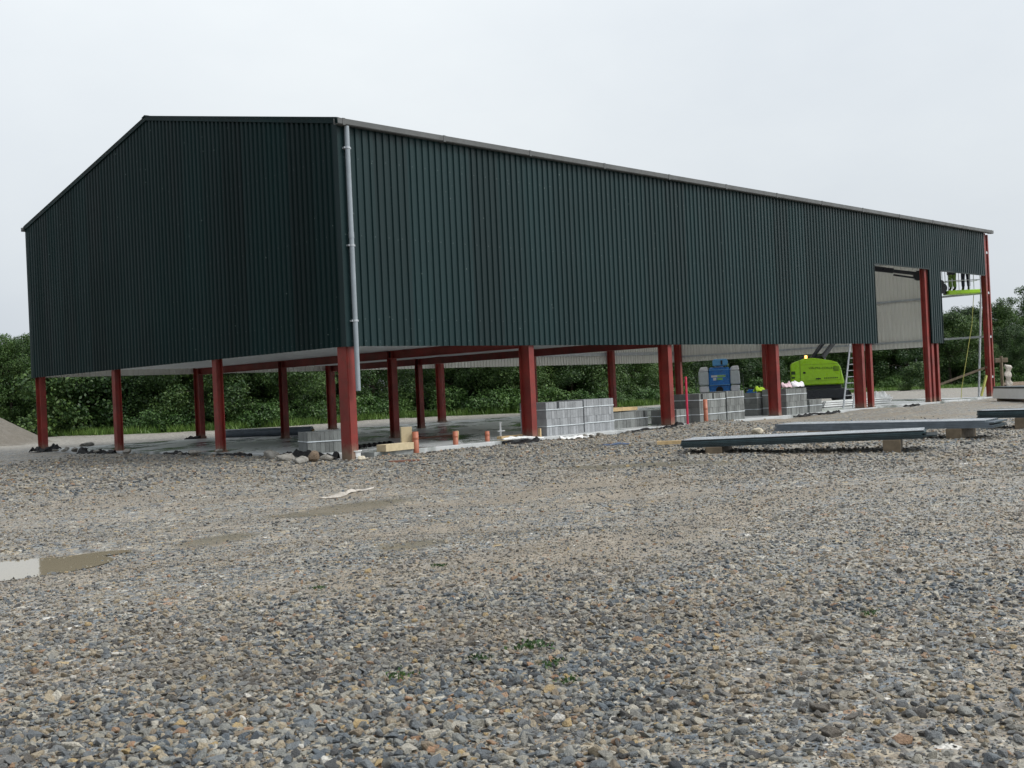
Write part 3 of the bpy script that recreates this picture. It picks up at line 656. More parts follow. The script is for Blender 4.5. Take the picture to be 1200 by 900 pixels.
block_pack(8.50, .50, 1.28, 1.0, .92, M['blk_light'], 'tall pale block pack with dark drips, right of its twin by the second front column')
block_pack(10.05, .85, 1.75, 1.0, .48, M['blk_dark'], 'low dark block pack with a pale timber board lying on it')
block_pack(12.72, .45, 1.15, 1.0, .45, M['blk_dark'], 'low half-height block pack behind the third front column')
block_pack(13.45, .10, 1.42, 1.0, .90, M['blk_dark'], 'tall damp block pack behind the orange marker pipe')
block_pack(14.95, .10, .98, 1.0, .93, M['blk_dark'], 'narrow tall damp block pack just left of the blue wheel')
block_pack(18.32, 1.15, 1.35, .62, .80, M['blk_dark'], 'block pack behind the fourth front column carrying a yellow-green vest')
block_pack(18.55, .12, 1.35, .95, .90, M['blk_dark'], 'tall block pack with white and pink cloths on top')
block_pack(20.3, .25, .85, .9, .46, M['blk_dark'], 'small low block pack at the right end of the row')

def lump(name, label, cat, x, y, z, s, mat, seed, group=None, flat=.6, rz=0):
    rr = random.Random(seed); bm = bmesh.new()
    for _ in range(22):
        v = Vector((rr.gauss(0,1), rr.gauss(0,1), rr.gauss(0,1))).normalized()*rr.uniform(.8, 1.1); bm.verts.new((v.x*s[0]/2, v.y*s[1]/2, v.z*s[2]/2))
    bmesh.ops.convex_hull(bm, input=bm.verts); bmesh.ops.delete(bm, geom=[v for v in bm.verts if not v.link_faces], context='VERTS')
    bmesh.ops.bevel(bm, geom=list(bm.edges), offset=min(s)*.05, segments=2, affect='EDGES')
    me = bpy.data.meshes.new(name); bm.to_mesh(me); bm.free(); me.materials.append(mat)
    o = bpy.data.objects.new(name, me); COL.objects.link(o); o.location = (x, y, z+s[2]*.38); o.rotation_euler = (rr.uniform(-.15,.15), rr.uniform(-.15,.15), rz or rr.uniform(0,6)); tag(o, label, cat, group); return o
def crumple(name, label, cat, pts, width, mat, seed, amp=.08, lift=.03, group=None):
    """a crumpled sheet following a ground line"""
    rr = random.Random(seed); n = max(10, len(pts)*8); k = 9; P = []
    acc = [0]
    for a, b in zip(pts[:-1], pts[1:]): acc.append(acc[-1]+math.dist(a[:2], b[:2]))
    for i in range(n+1):
        s = acc[-1]*i/n; j = max(0, min(len(pts)-2, np.searchsorted(acc, s, side='right')-1)); t = (s-acc[j])/(acc[j+1]-acc[j])
        x = pts[j][0]*(1-t)+pts[j+1][0]*t; y = pts[j][1]*(1-t)+pts[j+1][1]*t
        z = pts[j][2]*(1-t)+pts[j+1][2]*t if len(pts[0]) > 2 else None
        dx, dy = pts[j+1][0]-pts[j][0], pts[j+1][1]-pts[j][1]; q = math.hypot(dx, dy); nx_, ny_ = -dy/q, dx/q
        w = width*(.55+.75*abs(mnoise.noise((s*1.3, seed*3.1, 0))))*min(1, 4*min(i, n-i)/n+.25)
        for c in range(k+1):
            u = (c/k-.5)*w; X_, Y_ = x+nx_*u, y+ny_*u
            base = (gz1(X_, Y_) if z is None else z)
            base = max(base, 0) if (z is None and X_ > -.02 and Y_ > -.02 and X_ < L and Y_ < W) else base
            h = abs(mnoise.noise((X_*4.3, Y_*4.3, seed)))*amp*2+abs(mnoise.noise((X_*11, Y_*11, seed)))*amp*.7
            P.append((X_, Y_, base+.006+lift*math.cos(math.pi*(c/k-.5))+h*(.35+.65*math.cos(math.pi*(c/k-.5)))))
    F_ = [(i*(k+1)+c, i*(k+1)+c+1, (i+1)*(k+1)+c+1, (i+1)*(k+1)+c) for i in range(n) for c in range(k)]
    cx, cy = pts[0][0], pts[0][1]; mb = MB(); mb.add([(a-cx, b-cy, c) for a, b, c in P], F_, 0, True)
    o = mb.build(name, mat, loc=(cx, cy, 0)); sd = o.modifiers.new('thick', 'SOLIDIFY'); sd.thickness = .006; tag(o, label, cat, group); return o
# damp-proof membrane edges sticking out along the left end
crumple('plastic_membrane', 'black plastic membrane rumpled at the foot of the second gable column from the left', 'plastic sheet', [(.2, 14.6), (-.35, 13.3), (-.2, 12.2), (-.15, 11.5)], .55, M['black'], 3, .10)
crumple('plastic_membrane', 'small black plastic scrap at the foot of the leftmost gable column', 'plastic sheet', [(-.25, W-.1), (-.1, W-.9), (.2, W-1.5)], .5, M['black'], 4, .16)
crumple('plastic_membrane', 'short black plastic scrap left of the middle gable column', 'plastic sheet', [(-.3, 8.2), (-.25, 7.3), (-.2, 6.6)], .28, M['black'], 5, .07)
crumple('plastic_membrane', 'black plastic tail running right from the middle gable column', 'plastic sheet', [(-.2, 5.6), (-.25, 4.6), (-.3, 3.7)], .35, M['black'], 6, .06)
crumple('plastic_membrane', 'folded black plastic beside the near corner column', 'plastic sheet', [(-.35, 2.4), (-.3, 1.4), (-.25, .7), (-.1, .35)], .6, M['black'], 7, .12)
crumple('plastic_membrane', 'black plastic flap under the white sheet left of the second front column', 'plastic sheet', [(4.5, -.25), (5.1, -.3), (5.8, -.28)], .4, M['black'], 8, .06)
crumple('plastic_membrane', 'black plastic edge below the low dark block pack with the board', 'plastic sheet', [(9.2, -.2), (10.2, -.25), (11.2, -.22)], .3, M['black'], 9, .05)
crumple('plastic_membrane', 'black plastic edge just left of the third front column', 'plastic sheet', [(11.0, -.35), (11.6, -.4), (11.95, -.35)], .4, M['black'], 10, .08)
crumple('plastic_membrane', 'black plastic trailing between the fourth front column and the ladder', 'plastic sheet', [(18.2, -.35), (19.6, -.35), (20.8, -.3), (21.6, -.2)], .35, M['black'], 12, .07)
crumple('plastic_membrane', 'black plastic by the tall front door posts', 'plastic sheet', [(26.4, -.3), (27.1, -.25), (27.8, -.3)], .4, M['black'], 13, .07)
crumple('plastic_membrane', 'black plastic scrap at the foot of the first inner column of the far side', 'plastic sheet', [(5.5, W+.1), (5.9, W-.2), (6.2, W-.3)], .5, M['black'], 14, .1)
crumple('white_sheet', 'white plastic sheet folded over the slab edge left of the second front column', 'plastic sheet', [(4.7, -.05, .02), (5.5, -.1, .03), (5.95, -.3, -.02)], .32, M['white'], 15, .03)
crumple('white_sheet', 'flat muddy white strip lying on the open gravel left of the middle', 'plastic sheet', [tuple(gnd(374, 582, -.2)[:2]), tuple(gnd(392, 580, -.2)[:2]), tuple(gnd(412, 576, -.2)[:2]), tuple(gnd(438, 573, -.2)[:2])], .20, M['dirtywhite'], 16, .035, .015)
crumple('white_sheet', 'white plastic spilled right of the second front column', 'plastic sheet', [(6.3, -.55), (7.0, -.5), (7.6, -.6)], .3, M['white'], 17, .06)
crumple('blue_sheet', 'thin strip of dull blue plastic in the gravel below the pale block packs', 'plastic sheet', [tuple(gnd(706, 523)[:2]), tuple(gnd(738, 522)[:2])], .07, M['dullblue'], 18, .02)
# rubble beside the near corner
for i, (px, py, s, mt, lab) in enumerate([(318, 540, (.55,.4,.22), 'rubble', 'pale broken concrete slab leaning near the middle gable column'), (336, 543, (.7,.45,.2), 'rubble', 'long pale concrete lump between the gable columns'),
        (352, 546, (.5,.4,.16), 'rubble', 'low flat concrete piece left of the brown stone'), (368, 544, (.36,.3,.28), 'brownrock', 'round brown stone left of the near corner column'), (382, 542, (.42,.3,.2), 'rubble', 'pale stone between brown stone and near corner column'),
        (102, 527, (.7,.5,.24), 'rubble', 'pale concrete lump between the two leftmost gable columns'), (888, 508, (.42,.26,.2), 'cream', 'cream coloured foam lump behind the nearest sheet stack'),
        (683, 515, (.5,.3,.12), 'rubble', 'pale stone on the bank below the twin block packs'), (762, 521, (.3,.2,.12), 'rubble', 'small pale stone left of the nearest sheet stack'), (424, 542, (.22,.18,.12), 'cream', 'small cream stone beside the white bucket')]):
    p = gnd(px, py, -.13); lump('cream_lump' if mt == 'cream' else 'rubble_stone', lab, 'foam lump' if 'foam' in lab else 'stone', p[0], p[1], gz1(p[0], p[1]), s, M[mt], 40+i)
rr = random.Random(99)
for k in range(16):
    y_ = rr.uniform(.8, 15.5); x_ = rr.uniform(-.75, .05); q_ = rr.uniform(.14, .38)
    lump('rubble_stone', 'small pale piece of broken concrete in the rubble along the open left end', 'stone', x_, y_, max(gz1(x_, y_), -.02 if x_ < 0 else 0), (q_, q_*.7, q_*.45), M['rubble'], 200+k, 'rubble along the left end')
for k in range(12):
    x_ = rr.uniform(5.8, 12.0); y_ = rr.uniform(-1.0, -.25); q_ = rr.uniform(.10, .26)
    lump('rubble_stone', 'small pale stone on the gravel bank below the pale block packs', 'stone', x_, y_, gz1(x_, y_), (q_, q_*.7, q_*.5), M['rubble'], 240+k, 'stones on the front bank')
# drain stubs
def stub(x, y, h, r, label, z0=0, mat='clay', tilt=(0, 0)):
    root = empty('drain_pipe_stub', (x, y, z0)); root.rotation_euler = (tilt[0], tilt[1], 0); tag(root, label, 'pipe')
    mb = MB(); n = 18; out = [(r*math.cos(2*math.pi*k/n), r*math.sin(2*math.pi*k/n)) for k in range(n)]; inn = [(a*.88, b*.88) for a, b in out]; vs = [(a, b, -.1) for a, b in out]+[(a, b, h) for a, b in out]+[(a, b, h) for a, b in inn]+[(a, b, h-.25) for a, b in inn]
    fs = [(k+n*j, (k+1) % n+n*j, (k+1) % n+n*(j+1), k+n*(j+1)) for j in range(3) for k in range(n)]; mb.add(vs, fs, 0, True); mb.build('pipe', M[mat], root)
    mb = MB(); mb.tube((0,0,h*.55), (0,0,h*.55+.04), r*1.06, n=18, caps=True); mb.build('collar', M[mat], root)
stub(1.86, -.02, .40, .075, 'orange drain pipe stub beside the upright timber block'); stub(3.25, .12, .33, .065, 'middle orange drain pipe stub with a timber offcut behind it'); stub(4.55, .35, .26, .06, 'shortest orange drain pipe stub left of the white standpipe')
p = gnd(828, 502); stub(p[0], p[1], .68, .065, 'tall orange marker pipe standing outside the third front column', gz1(p[0], p[1]), tilt=(0, -.02))
# timber pieces, by the near column
def plank(name, label, c, d, rz, mat, bev=.004, cat='timber', ry=0):
    mb = MB(); mb.cbox((0,0,0), d); o = mb.build(name, mat, bevel=bev, loc=c); o.rotation_euler = (0, ry, rz); tag(o, label, cat); return o
M['foamboard'] = simple('yellow_foam_board', (.50, .42, .27), .85, 0, .12, 8)
plank('insulation_block', 'yellowish block lying on the slab edge right of the near corner column', (1.28, .02, .08), (.95, .30, .16), R(8), M['foamboard'], cat='insulation block')
plank('insulation_block', 'upright yellowish block behind the first orange stub', (1.78, .22, .26), (.26, .16, .52), R(-30), M['foamboard'], cat='insulation block')
plank('timber_offcut', 'pale timber offcut leaning behind the middle orange stub', (3.43, .28, .16), (.08, .07, .34), R(20), M['timber'], ry=.22)
plank('timber_board', 'pale timber board lying left of the second front column', (5.9, .62, .05), (1.5, .16, .07), R(6), M['timber'])
plank('timber_board', 'pale timber board lying on the low dark block pack', (10.6, 1.35, .56), (1.5, 1.0, .10), R(3), M['timber'])
plank('red_board', 'flat red board lying on the wet slab behind the orange stubs', (6.2, 4.2, .03), (1.9, .14, .04), R(12), M['redboard'], cat='board')
p = gnd(474, 541, -.12); plank('red_board', 'rusty red board half buried in the gravel below the yellowish blocks', (p[0], p[1], gz1(p[0], p[1])+.012), (.65, .14, .05), R(-40), M['redboard'], cat='board')
plank('small_timber', 'small pale timber peg beside the second front column', (6.25, .12, .11), (.07, .07, .24), .3, M['timber'])
# bucket
p = gnd(424, 537, -.1); bk = empty('bucket', (p[0]+.02, p[1]+.28, gz1(p[0]+.02, p[1]+.28)+.06)); tag(bk, 'white plastic bucket standing by the near corner column', 'bucket')
mb = MB(); mb.tube((0,0,0), (0,0,.30), .12, .14, 20, caps=False); mb.tube((0,0,.005), (0,0,.01), .119, .119, 20); mb.build('bucket_body', M['white'], bk)
mb = MB(); mb.tube((0,0,.295), (0,0,.315), .165, .165, 20); mb.build('lid', M['white'], bk)
mb = MB(); mb.path([(-.165,0,.28), (-.15,-.07,.2), (0,-.17,.14), (.15,-.07,.2), (.165,0,.28)], .005, 6); mb.build('handle', M['rubber'], bk)
# standpipe
sp = empty('standpipe', (5.66, 1.0, 0)); tag(sp, 'thin white standpipe with a tap arm rising from the slab', 'pipe')
mb = MB(); mb.tube((0,0,0), (0,0,.40), .028, n=10); mb.tube((0,0,.40), (0,0,.44), .04, n=10); mb.build('pipe', M['white'], sp)
mb = MB(); mb.tube((-.1,.0,.2), (.16,0,.2), .018, n=8); mb.tube((-.02,0,.0), (-.02,0,.06), .06, n=10); mb.build('tap_arm', M['white'], sp)
# row of black plastic chairs/spacers on the slab (mesh spacer strip)
sc = empty('spacer_strip', (1.3, 1.9, 0)); sc.rotation_euler = (0, 0, R(20)); tag(sc, 'row of black plastic rebar spacers lying on the wet slab behind the yellowish blocks', 'spacers')
mb = MB()
for i in range(9): mb.tube((i*.24, 0, .05), (i*.24+.12, 0, .05), .06, .045, 8); mb.box(i*.24+.12, i*.24+.24, -.012, .012, .04, .06)
mb.build('spacers', M['black'], sc)
# pole
p = at(807, 496, 1, 1.6); rp = MB(); rp.tube((0,0,0), (.0,0,1.45), .035, n=12); o = rp.build('pink_pole', M['pink'], loc=(12.35, .1, 0)); tag(o, 'bright pink upright pole beside the third front column', 'pole')
p = gnd(806, 497, 0); o.location = (p[0], p[1], 0); 
# long dark roll on the back of the slab
rl = empty('membrane_roll', (6.7, 16.6, .16)); a = gnd(256, 513, 0); b2 = gnd(366, 509, 0); tag(rl, 'long dark grey roll lying across the back of the slab', 'roll'); rl.location = (a[0], a[1], .15)
mb = MB(); d = (b2[0]-a[0], b2[1]-a[1], 0); mb.tube((0,0,0), d, .15, n=16); mb.build('roll', M['sheet_blue'], rl)
mb = MB(); mb.tube((d[0]*1.001, d[1]*1.001, 0), (d[0]*1.02, d[1]*1.02, 0), .05, n=12); mb.build('core', M['timber'], rl)

# ------------------------------------------------------------------ stacks of cladding sheets on bearers
def sheet_stack(A, B, Wd, z0, h, label, blab, rise=0, edge='sheet_edge', top='sheet_top', nb=(.14, .85), nlayer=5, bh=.14, endmix=None):
    """A,B = near bottom corners on the ground (front long edge); Wd = width vector to the back"""
    A = Vector((A[0], A[1], 0)); B = Vector((B[0], B[1], 0)); D = B-A; ln = D.length; ang = math.atan2(D.y, D.x); cr = Vector((-math.sin(ang), math.cos(ang), 0)); w = Wd
    root = empty('sheet_stack', (A.x, A.y, z0), ang); root.rotation_euler = (0, -math.atan2(rise, ln), ang); tag(root, label, 'sheet stack', 'stacks of profiled sheets on the gravel')
    mb = MB(); t = h/nlayer; rr = random.Random(int(A.x*7))
    for l in range(nlayer):
        e0, e1 = rr.uniform(-.015, .015), rr.uniform(-.20, .10); z = l*t; ii = 0
        top_l = l == nlayer-1
        prof = [];
        y = 0
        while y < w-.01:
            for a, hh in PROF:
                if y+a <= w: prof.append((y+a, hh))
            y += .2
        prof.append((w, 0))
        n = len(prof); vs = []
        for x in (e0, ln+e1):
            for py, ph in prof: vs.append((x, py, z+ph*.75+.003))
        fs = [(i, i+1, n+i+1, n+i) for i in range(n-1)]
        up = MB(); mb.add(vs, fs, 0 if top_l else 1)
        mb.box(e0, ln+e1, 0, .006, z+.002, z+t-.004, 1); mb.box(e0, ln+e1, w-.006, w, z+.002, z+t-.004, 1)
        mb.box(ln+e1-.012, ln+e1-.004, .008, w-.008, z+.003, z+t-.006, 2); mb.box(e0+.002, e0+.008, .008, w-.008, z+.003, z+t-.006, 1)
    me = bpy.data.meshes.new('sheets'); me.from_pydata(mb.v, [], mb.f)
    for k_ in (M[top], M[edge], M['sheet_end']): me.materials.append(k_)
    me.polygons.foreach_set('material_index', mb.m); me.update(); o = bpy.data.objects.new('sheets', me); COL.objects.link(o); o.parent = root
    for t_ in nb:
        c = A+D*t_+cr*(w/2); zz = gz1(c.x, c.y); mb = MB(); hh = z0+rise*t_-zz+.02
        mb.box(-.16, .16, -w/2-.06, w/2+.03, -.02-.0, hh-.022); o = mb.build('timber_bearer', M['timber_wet'], bevel=.006, loc=(c.x, c.y, zz)); o.rotation_euler = (0, 0, ang)
        tag(o, ('left ' if t_ < .5 else 'right ')+blab, 'timber', 'bearers under the sheet stacks')
    return root
s1a = gnd(798, 527, -.10); s1b = gnd(1076, 517, -.06)
sheet_stack(gnd(798, 525.5, -.06), gnd(1092, 516, -.02), 1.15, -.055, .16, 'nearest long stack of profiled sheets with dark edge, lying on the gravel', 'timber bearer under the nearest sheet stack', rise=.075)
sheet_stack(gnd(908, 507.5, -.04), gnd(1166, 501.5, 0), 1.2, .0, .17, 'second stack of profiled sheets with slate blue edge, behind the nearest one', 'timber bearer under the slate blue edged stack', edge='sheet_blue', nb=(.2, .83))
sheet_stack(gnd(1145, 493, 0), gnd(1330, 489, 0), 1.1, .05, .20, 'third stack of dark edged sheets running out of the right edge', 'timber bearer under the third sheet stack', nb=(.3, .62))
pl = gnd(786, 521, -.1); plank('timber_board', 'short yellow timber sticking out left of the nearest sheet stack', (pl[0]+.05, pl[1]-.05, gz1(pl[0], pl[1])+.09), (.75, .12, .08), R(-52), M['timber'])
# white panel stack by the far corner
a = gnd(1163, 470, -.1); b2 = gnd(1225, 472, -.1); wp = empty('panel_stack', (a[0], a[1], gz1(a[0], a[1])), math.atan2(b2[1]-a[1], b2[0]-a[0])); tag(wp, 'stack of white edged panels with a dark top beside the far corner column', 'panel stack')
mb = MB(); mb.prism([(0,0,.1), (5.2,0,.1), (5.2,0,.52), (.18,0,.52)], (0, 1.2, 0)); mb.build('white_panels', M['panelw'], wp, .01)
mb = MB(); mb.box(.15, 5.2, -.01, 1.21, .523, .60); mb.build('dark_panel', M['sheet_edge'], wp, .01)
mb = MB(); mb.box(.5, .7, 0, 1.2, -.05, .098); mb.box(3.3, 3.5, 0, 1.2, -.05, .098); mb.build('bearer', M['timber_wet'], wp)
# white sheets and bag inside the door
a = gnd(962, 473, 0); rt = empty('trim_bundle', (a[0]-1.5, a[1]-3.0, 0)); tag(rt, 'bundle of long white trims lying on the slab behind the ladder', 'trims')
a = at(961, 474, 2, 0); b2 = at(1012, 471, 2, 0); rt.location = (26.4, 2.1, 0)
mb = MB(); rr = random.Random(5)
for i in range(12):
    y = i % 4*.16; z = .03+.085*(i//4); e = rr.uniform(-.2, .2); mb.box(e, 4.3+e, y, y+.14, z, z+.06)
mb.build('trims', M['white'], rt); rt.rotation_euler = (0, 0, R(-10))
rt.location = (at(965, 478, 2, 0)[0], at(965, 478, 2, 0)[1], 0)
# ladder leaning on the frame
b0 = Vector((24.2, .75, 0.0)); bt = Vector(at(994, 478, 2, 0)); tp = Vector(at(1004, 385, 0, bt.x+.75)); ld = empty('ladder', tuple(bt)); tag(ld, 'aluminium ladder leaning up behind the cladding left of the tall door', 'ladder')
up = (tp-bt); side = Vector((.71, -.71, 0))*.19
for s in (-1, 1):
    mb = MB(); mb.beam(side*s, up*1.25+side*s, .03, .075); mb.build('rail', M['galv'], ld)
nr = 16
for i in range(1, nr):
    q_ = up*1.25*i/nr; mb = MB(); mb.tube(q_-side, q_+side, .017, n=8); mb.build('rung', M['galv'], ld)
# bag
p = at(1033, 474, 2, 0); p = (28.6, 1.4, 0)
p = at(1032, 473, 2, -.0); crumple('white_bag', 'rumpled white sheet bundled behind the tall door posts', 'plastic sheet', [(p[0]-.3, p[1]+.4, .05), (p[0]+.1, p[1], .22), (p[0]+.3, p[1]-.3, .08)], .6, M['white'], 31, .16, .18)
# cloths on the packs
crumple('work_vest', 'bright yellow-green vest dropped on a block pack behind the fourth front column', 'vest', [(18.4, 1.25, .81), (18.75, 1.3, .83), (19.1, 1.35, .81)], .5, M['hivis'], 32, .10, .10)
crumple('cloth', 'pinkish cloth on the tall block pack left of the white cloth', 'cloth', [(18.55, .3, .91), (18.8, .25, .92), (19.05, .25, .91)], .45, M['clothpink'], 33, .10, .12)
crumple('cloth', 'white cloth piled on the tall block pack under the lime green machine', 'cloth', [(19.15, .3, .91), (19.4, .25, .93), (19.85, .2, .91)], .5, M['cloth'], 34, .12, .14)

# ------------------------------------------------------------------ lifts
def rounded(mb_pts, ax, name, mat, parent, bev=.06):
    mb = MB(); mb.prism(mb_pts, ax); return mb.build(name, mat, parent, bev)
def wheel(parent, x, y, z, r, w, rimmat):
    t = MB(); t.tube((x, y-w/2, z), (x, y+w/2, z), r, n=28); o = t.build('wheel', M['rubber'], parent, .03)
    t = MB(); t.tube((x, y-w/2-.012, z), (x, y+w/2+.012, z), r*.62, n=24); t.build('rim', rimmat, o, .01)
    t = MB(); t.tube((x, y-w/2-.03, z), (x, y+w/2+.03, z), r*.2, n=12); t.build('hub', M['darksteel'], o)
    return o
def text(name, body, size, parent, loc, rot, mat):
    cu = bpy.data.curves.new(name, 'FONT'); cu.body = body; cu.size = size; cu.extrude = .003; cu.align_x = 'CENTER'; cu.align_y = 'CENTER'
    t = bpy.data.objects.new(name, cu); COL.objects.link(t); dg = bpy.context.evaluated_depsgraph_get(); me = bpy.data.meshes.new_from_object(t.evaluated_get(dg)); bpy.data.objects.remove(t)
    me.materials.clear(); me.materials.append(mat); o = bpy.data.objects.new(name, me); COL.objects.link(o); o.parent = parent; o.location = loc; o.rotation_euler = rot; return o
# blue lift seen from its counterweight end. local x = across the view, local y = away
c = at(846.5, 487, 1, 4.4); bl = empty('boom_lift', (20.95, 4.45, 0), R(-55)); tag(bl, 'blue boom lift with grey side covers parked behind the block packs', 'boom lift')
mb = MB(); mb.box(-.62, .62, .0, 2.3, .35, .75); mb.build('chassis', M['blue'], bl, .04)
for (x, y) in ((-.72, .15), (.72, .15), (-.72, 2.0), (.72, 2.0)):
    t = MB(); t.tube((x-.14, y, .40), (x+.14, y, .40), .40, n=28); o = t.build('wheel', M['rubber'], bl, .03)
    t = MB(); t.tube((x-.155, y, .40), (x+.155, y, .40), .24, n=24); t.build('rim', M['blue'], o, .01)
rounded([(-.40,-.15,.80),(-.45,-.15,1.15),(-.40,-.15,1.80),(.36,-.15,1.80),(.42,-.15,1.15),(.36,-.15,.80)], (0, 1.7, 0), 'turret_hood', M['blue'], bl, .05)
for s, x0, x1 in ((-1, -.80, -.43), (1, .39, .74)):
    o = rounded([(x0,-.22,1.12),(x0-.02 if s < 0 else x0,-.22,1.66),(x1,-.22,1.66),(x1+(.02 if s > 0 else 0),-.22,1.12)], (0, 1.75, 0), 'side_cover', M['mgrey'], bl, .05)
    rounded([(x0,-.22,1.665),(x0+.07,-.22,1.82),(x1-.03,-.22,1.84),(x1,-.22,1.665)], (0, 1.75, 0), 'cover_cap', M['mwhite'], o, .04)
    rounded([(x0+.03,-.24,.84),(x0,-.24,.95),(x0+.02,-.24,1.09),(x1,-.24,1.09),(x1-.02,-.24,.84)], (0, .5, 0), 'bumper', M['mwhite'], o, .05)
mb = MB(); mb.path([(-.92,-.3,.9),(-.92,-.3,1.45),(-.80,-.3,1.5)], .012); mb.path([(.86,-.3,.9),(.86,-.3,1.5),(.74,-.3,1.55)], .012); mb.path([(-.92,-.3,1.1),(.86,-.3,1.1)], .012); mb.build('guard_rail', M['darksteel'], bl)
o = rounded([(-.26,-.2,1.86),(-.26,-.2,2.07),(-.18,-.2,2.12),(.28,-.2,2.12),(.33,-.2,2.0),(.30,-.2,1.86)], (0, .5, 0), 'boom_head', M['blue_lt'], bl, .03)
mb = MB(); mb.box(-.16, .16, .0, 2.9, 1.84, 2.04); mb.build('boom', M['blue'], bl, .02)
mb = MB(); mb.box(.05, .12, -.212, -.202, 1.9, 2.06); mb.build('hose_slot', M['darksteel'], o)
mb = MB(); mb.box(-.42, .40, -.20, -.153, 1.69, 1.715); mb.box(-.40, .36, -.20, -.153, 1.10, 1.135); mb.build('trim_bar', M['blue_lt'], bl)
mb = MB(); mb.box(-.33, .22, -.159, -.153, 1.42, 1.50); mb.box(-.26, -.14, -.159, -.153, 1.30, 1.40); mb.build('name_plate', M['white'], bl)
mb = MB(); mb.box(-.10, .22, -.165, -.160, 1.43, 1.49); mb.box(-.11, .10, -.159, -.153, 1.31, 1.39); mb.build('name_lettering', M['greenink'], bl)
mb = MB(); mb.tube((-.03,-.2,.92), (-.03,-.1,.92), .14, n=16); mb.build('tow_recess', M['rubber'], bl)
# wheel end of the chassis showing right of the packs
o = rounded([(.98,-.75,.12),(.94,-.75,.75),(1.04,-.75,.90),(1.34,-.75,.90),(1.38,-.75,.12)], (0, .55, 0), 'outrigger_box', M['blue'], bl, .05)
mb = MB(); mb.path([(.92,-.80,.2),(.92,-.80,.93),(1.42,-.80,.93),(1.42,-.80,.2)], .03); mb.build('guard_frame', M['rubber'], o)

# lime machine with articulated boom reaching over to the basket
c = at(957, 455, 2, .9); LX, LY = 29.15, 4.9
lm = empty('boom_lift', (LX, LY, 0), R(-57)); tag(lm, 'lime green articulated boom lift with raised dark arms behind the ladder', 'boom lift')
Rz = Matrix.Rotation(R(57), 4, 'Z')
def loc(p): return Rz @ (Vector(p)-Vector((LX, LY, 0)))
side = [(-1.12,0,.90),(-1.18,0,1.05),(-1.18,0,1.84),(-1.10,0,1.92),(-.62,0,2.08),(-.2,0,2.10),(.55,0,1.95),(.80,0,1.86),(.93,0,1.68),(1.05,0,1.05),(1.03,0,.90)]
o = rounded([(x, -.35, z) for x, _, z in side], (0, .95, 0), 'engine_hood', M['lime'], lm, .05)
mb = MB(); mb.box(-.79, -.775, -.357, -.352, .93, 2.0); mb.box(-1.17, -1.0, -.36, -.352, 1.40, 1.54); mb.box(-1.16, -1.02, -.36, -.352, 1.22, 1.30); mb.build('panel_seam', M['ink'], o)
text('hood_lettering', 'UALPRE-CON.IN', .145, o, (.12, -.356, 1.63), (R(90), R(3), 0), M['ink'])
mb = MB(); mb.tube((-.02,-.356,1.17), (-.02,-.353,1.17), .045); mb.box(-.14, .08, -.357, -.352, 1.14, 1.20)
for k in range(8): mb.box(.22+k*.075, .27+k*.075, -.357, -.352, 1.16, 1.21)
mb.build('badge', M['ink'], o)
mb = MB(); mb.box(-.70, .92, -.3565, -.352, 1.80, 1.808); mb.box(-.70, .92, -.3565, -.352, 1.09, 1.098); mb.box(.915, .922, -.3565, -.352, 1.098, 1.80); mb.build('door_gap', M['ink'], o)
mb = MB(); mb.box(-.66, -.56, -.375, -.353, 1.42, 1.50); mb.build('latch', M['rubber'], o, .006)
mb = MB()
for k in range(5): mb.box(.62, .86, -.36, -.353, 1.48+k*.045, 1.50+k*.045)
mb.build('vent', M['ink'], o)
mb = MB(); mb.box(-.9, .95, -.25, .6, .42, .88); mb.build('turntable', M['darksteel'], lm, .05)
mb = MB(); mb.box(-1.1, 1.15, -.95, 1.75, .30, .72); mb.build('chassis', M['darksteel'], lm, .04)
for (x, y) in ((-.95, -.75), (.95, -.75), (-.95, 1.55), (.95, 1.55)): wheel(lm, x, y, .36, .36, .28, M['darksteel'])
mb = MB(); mb.tube((-.50,-.1,2.06), (-.50,-.1,2.22), .055, n=12); mb.build('beacon', M['beacon'], lm, .01)
mb = MB(); mb.box(-.75, .25, -.05, .45, 1.95, 2.20); mb.build('boom_mount', M['darksteel'], lm, .05)
mb = MB(); mb.tube((.30,.1,1.98), (.30,.1,2.12), .04, n=12); mb.build('exhaust', M['mgrey'], lm)
E1 = Vector(at(988, 372, 1, 4.6)); base_pt = Vector(at(951, 420, 1, 5.0)); base2 = Vector(at(964, 421, 1, 5.0))
a0 = loc(base_pt); a1 = loc(E1); off = Vector((.45, 0, 0))
for k in (0, 1):
    mb = MB(); mb.beam(a0+off*k, a1+off*k, .12, .13 if k == 0 else .19); mb.build('lower_arm', M['darksteel'], lm, .015)
mb = MB(); mb.path([a0+Vector((.02,-.10,.1)), a0.lerp(a1, .35)+Vector((0,-.16,.16)), a0.lerp(a1, .7)+Vector((0,-.14,.12)), a1+Vector((0,-.1,.1))], .022, 6); mb.build('hydraulic_hose', M['rubber'], lm)
up_el = Vector(at(985, 310, 1, 4.4)); mb = MB(); mb.beam(a1+off*.5, loc(up_el), .2, .26); mb.build('riser', M['darksteel'], lm, .02)
J = Vector(at(1076, 321, 0, 32.9)); KN = Vector(at(1103, 338, 0, 34.15))
M1 = up_el.lerp(J, .68)
mb = MB(); mb.beam(loc(up_el), loc(M1), .18, .22); mb.build('upper_boom', M['darksteel'], lm, .02)
mb = MB(); mb.beam(loc(M1-(J-up_el)*.12+Vector((0,0,-.01))), loc(J), .12, .15); mb.beam(loc(M1+Vector((0,0,-.18))), loc(J+Vector((0,0,-.2))), .07, .08); mb.build('boom_extension', M['darksteel'], lm, .01)
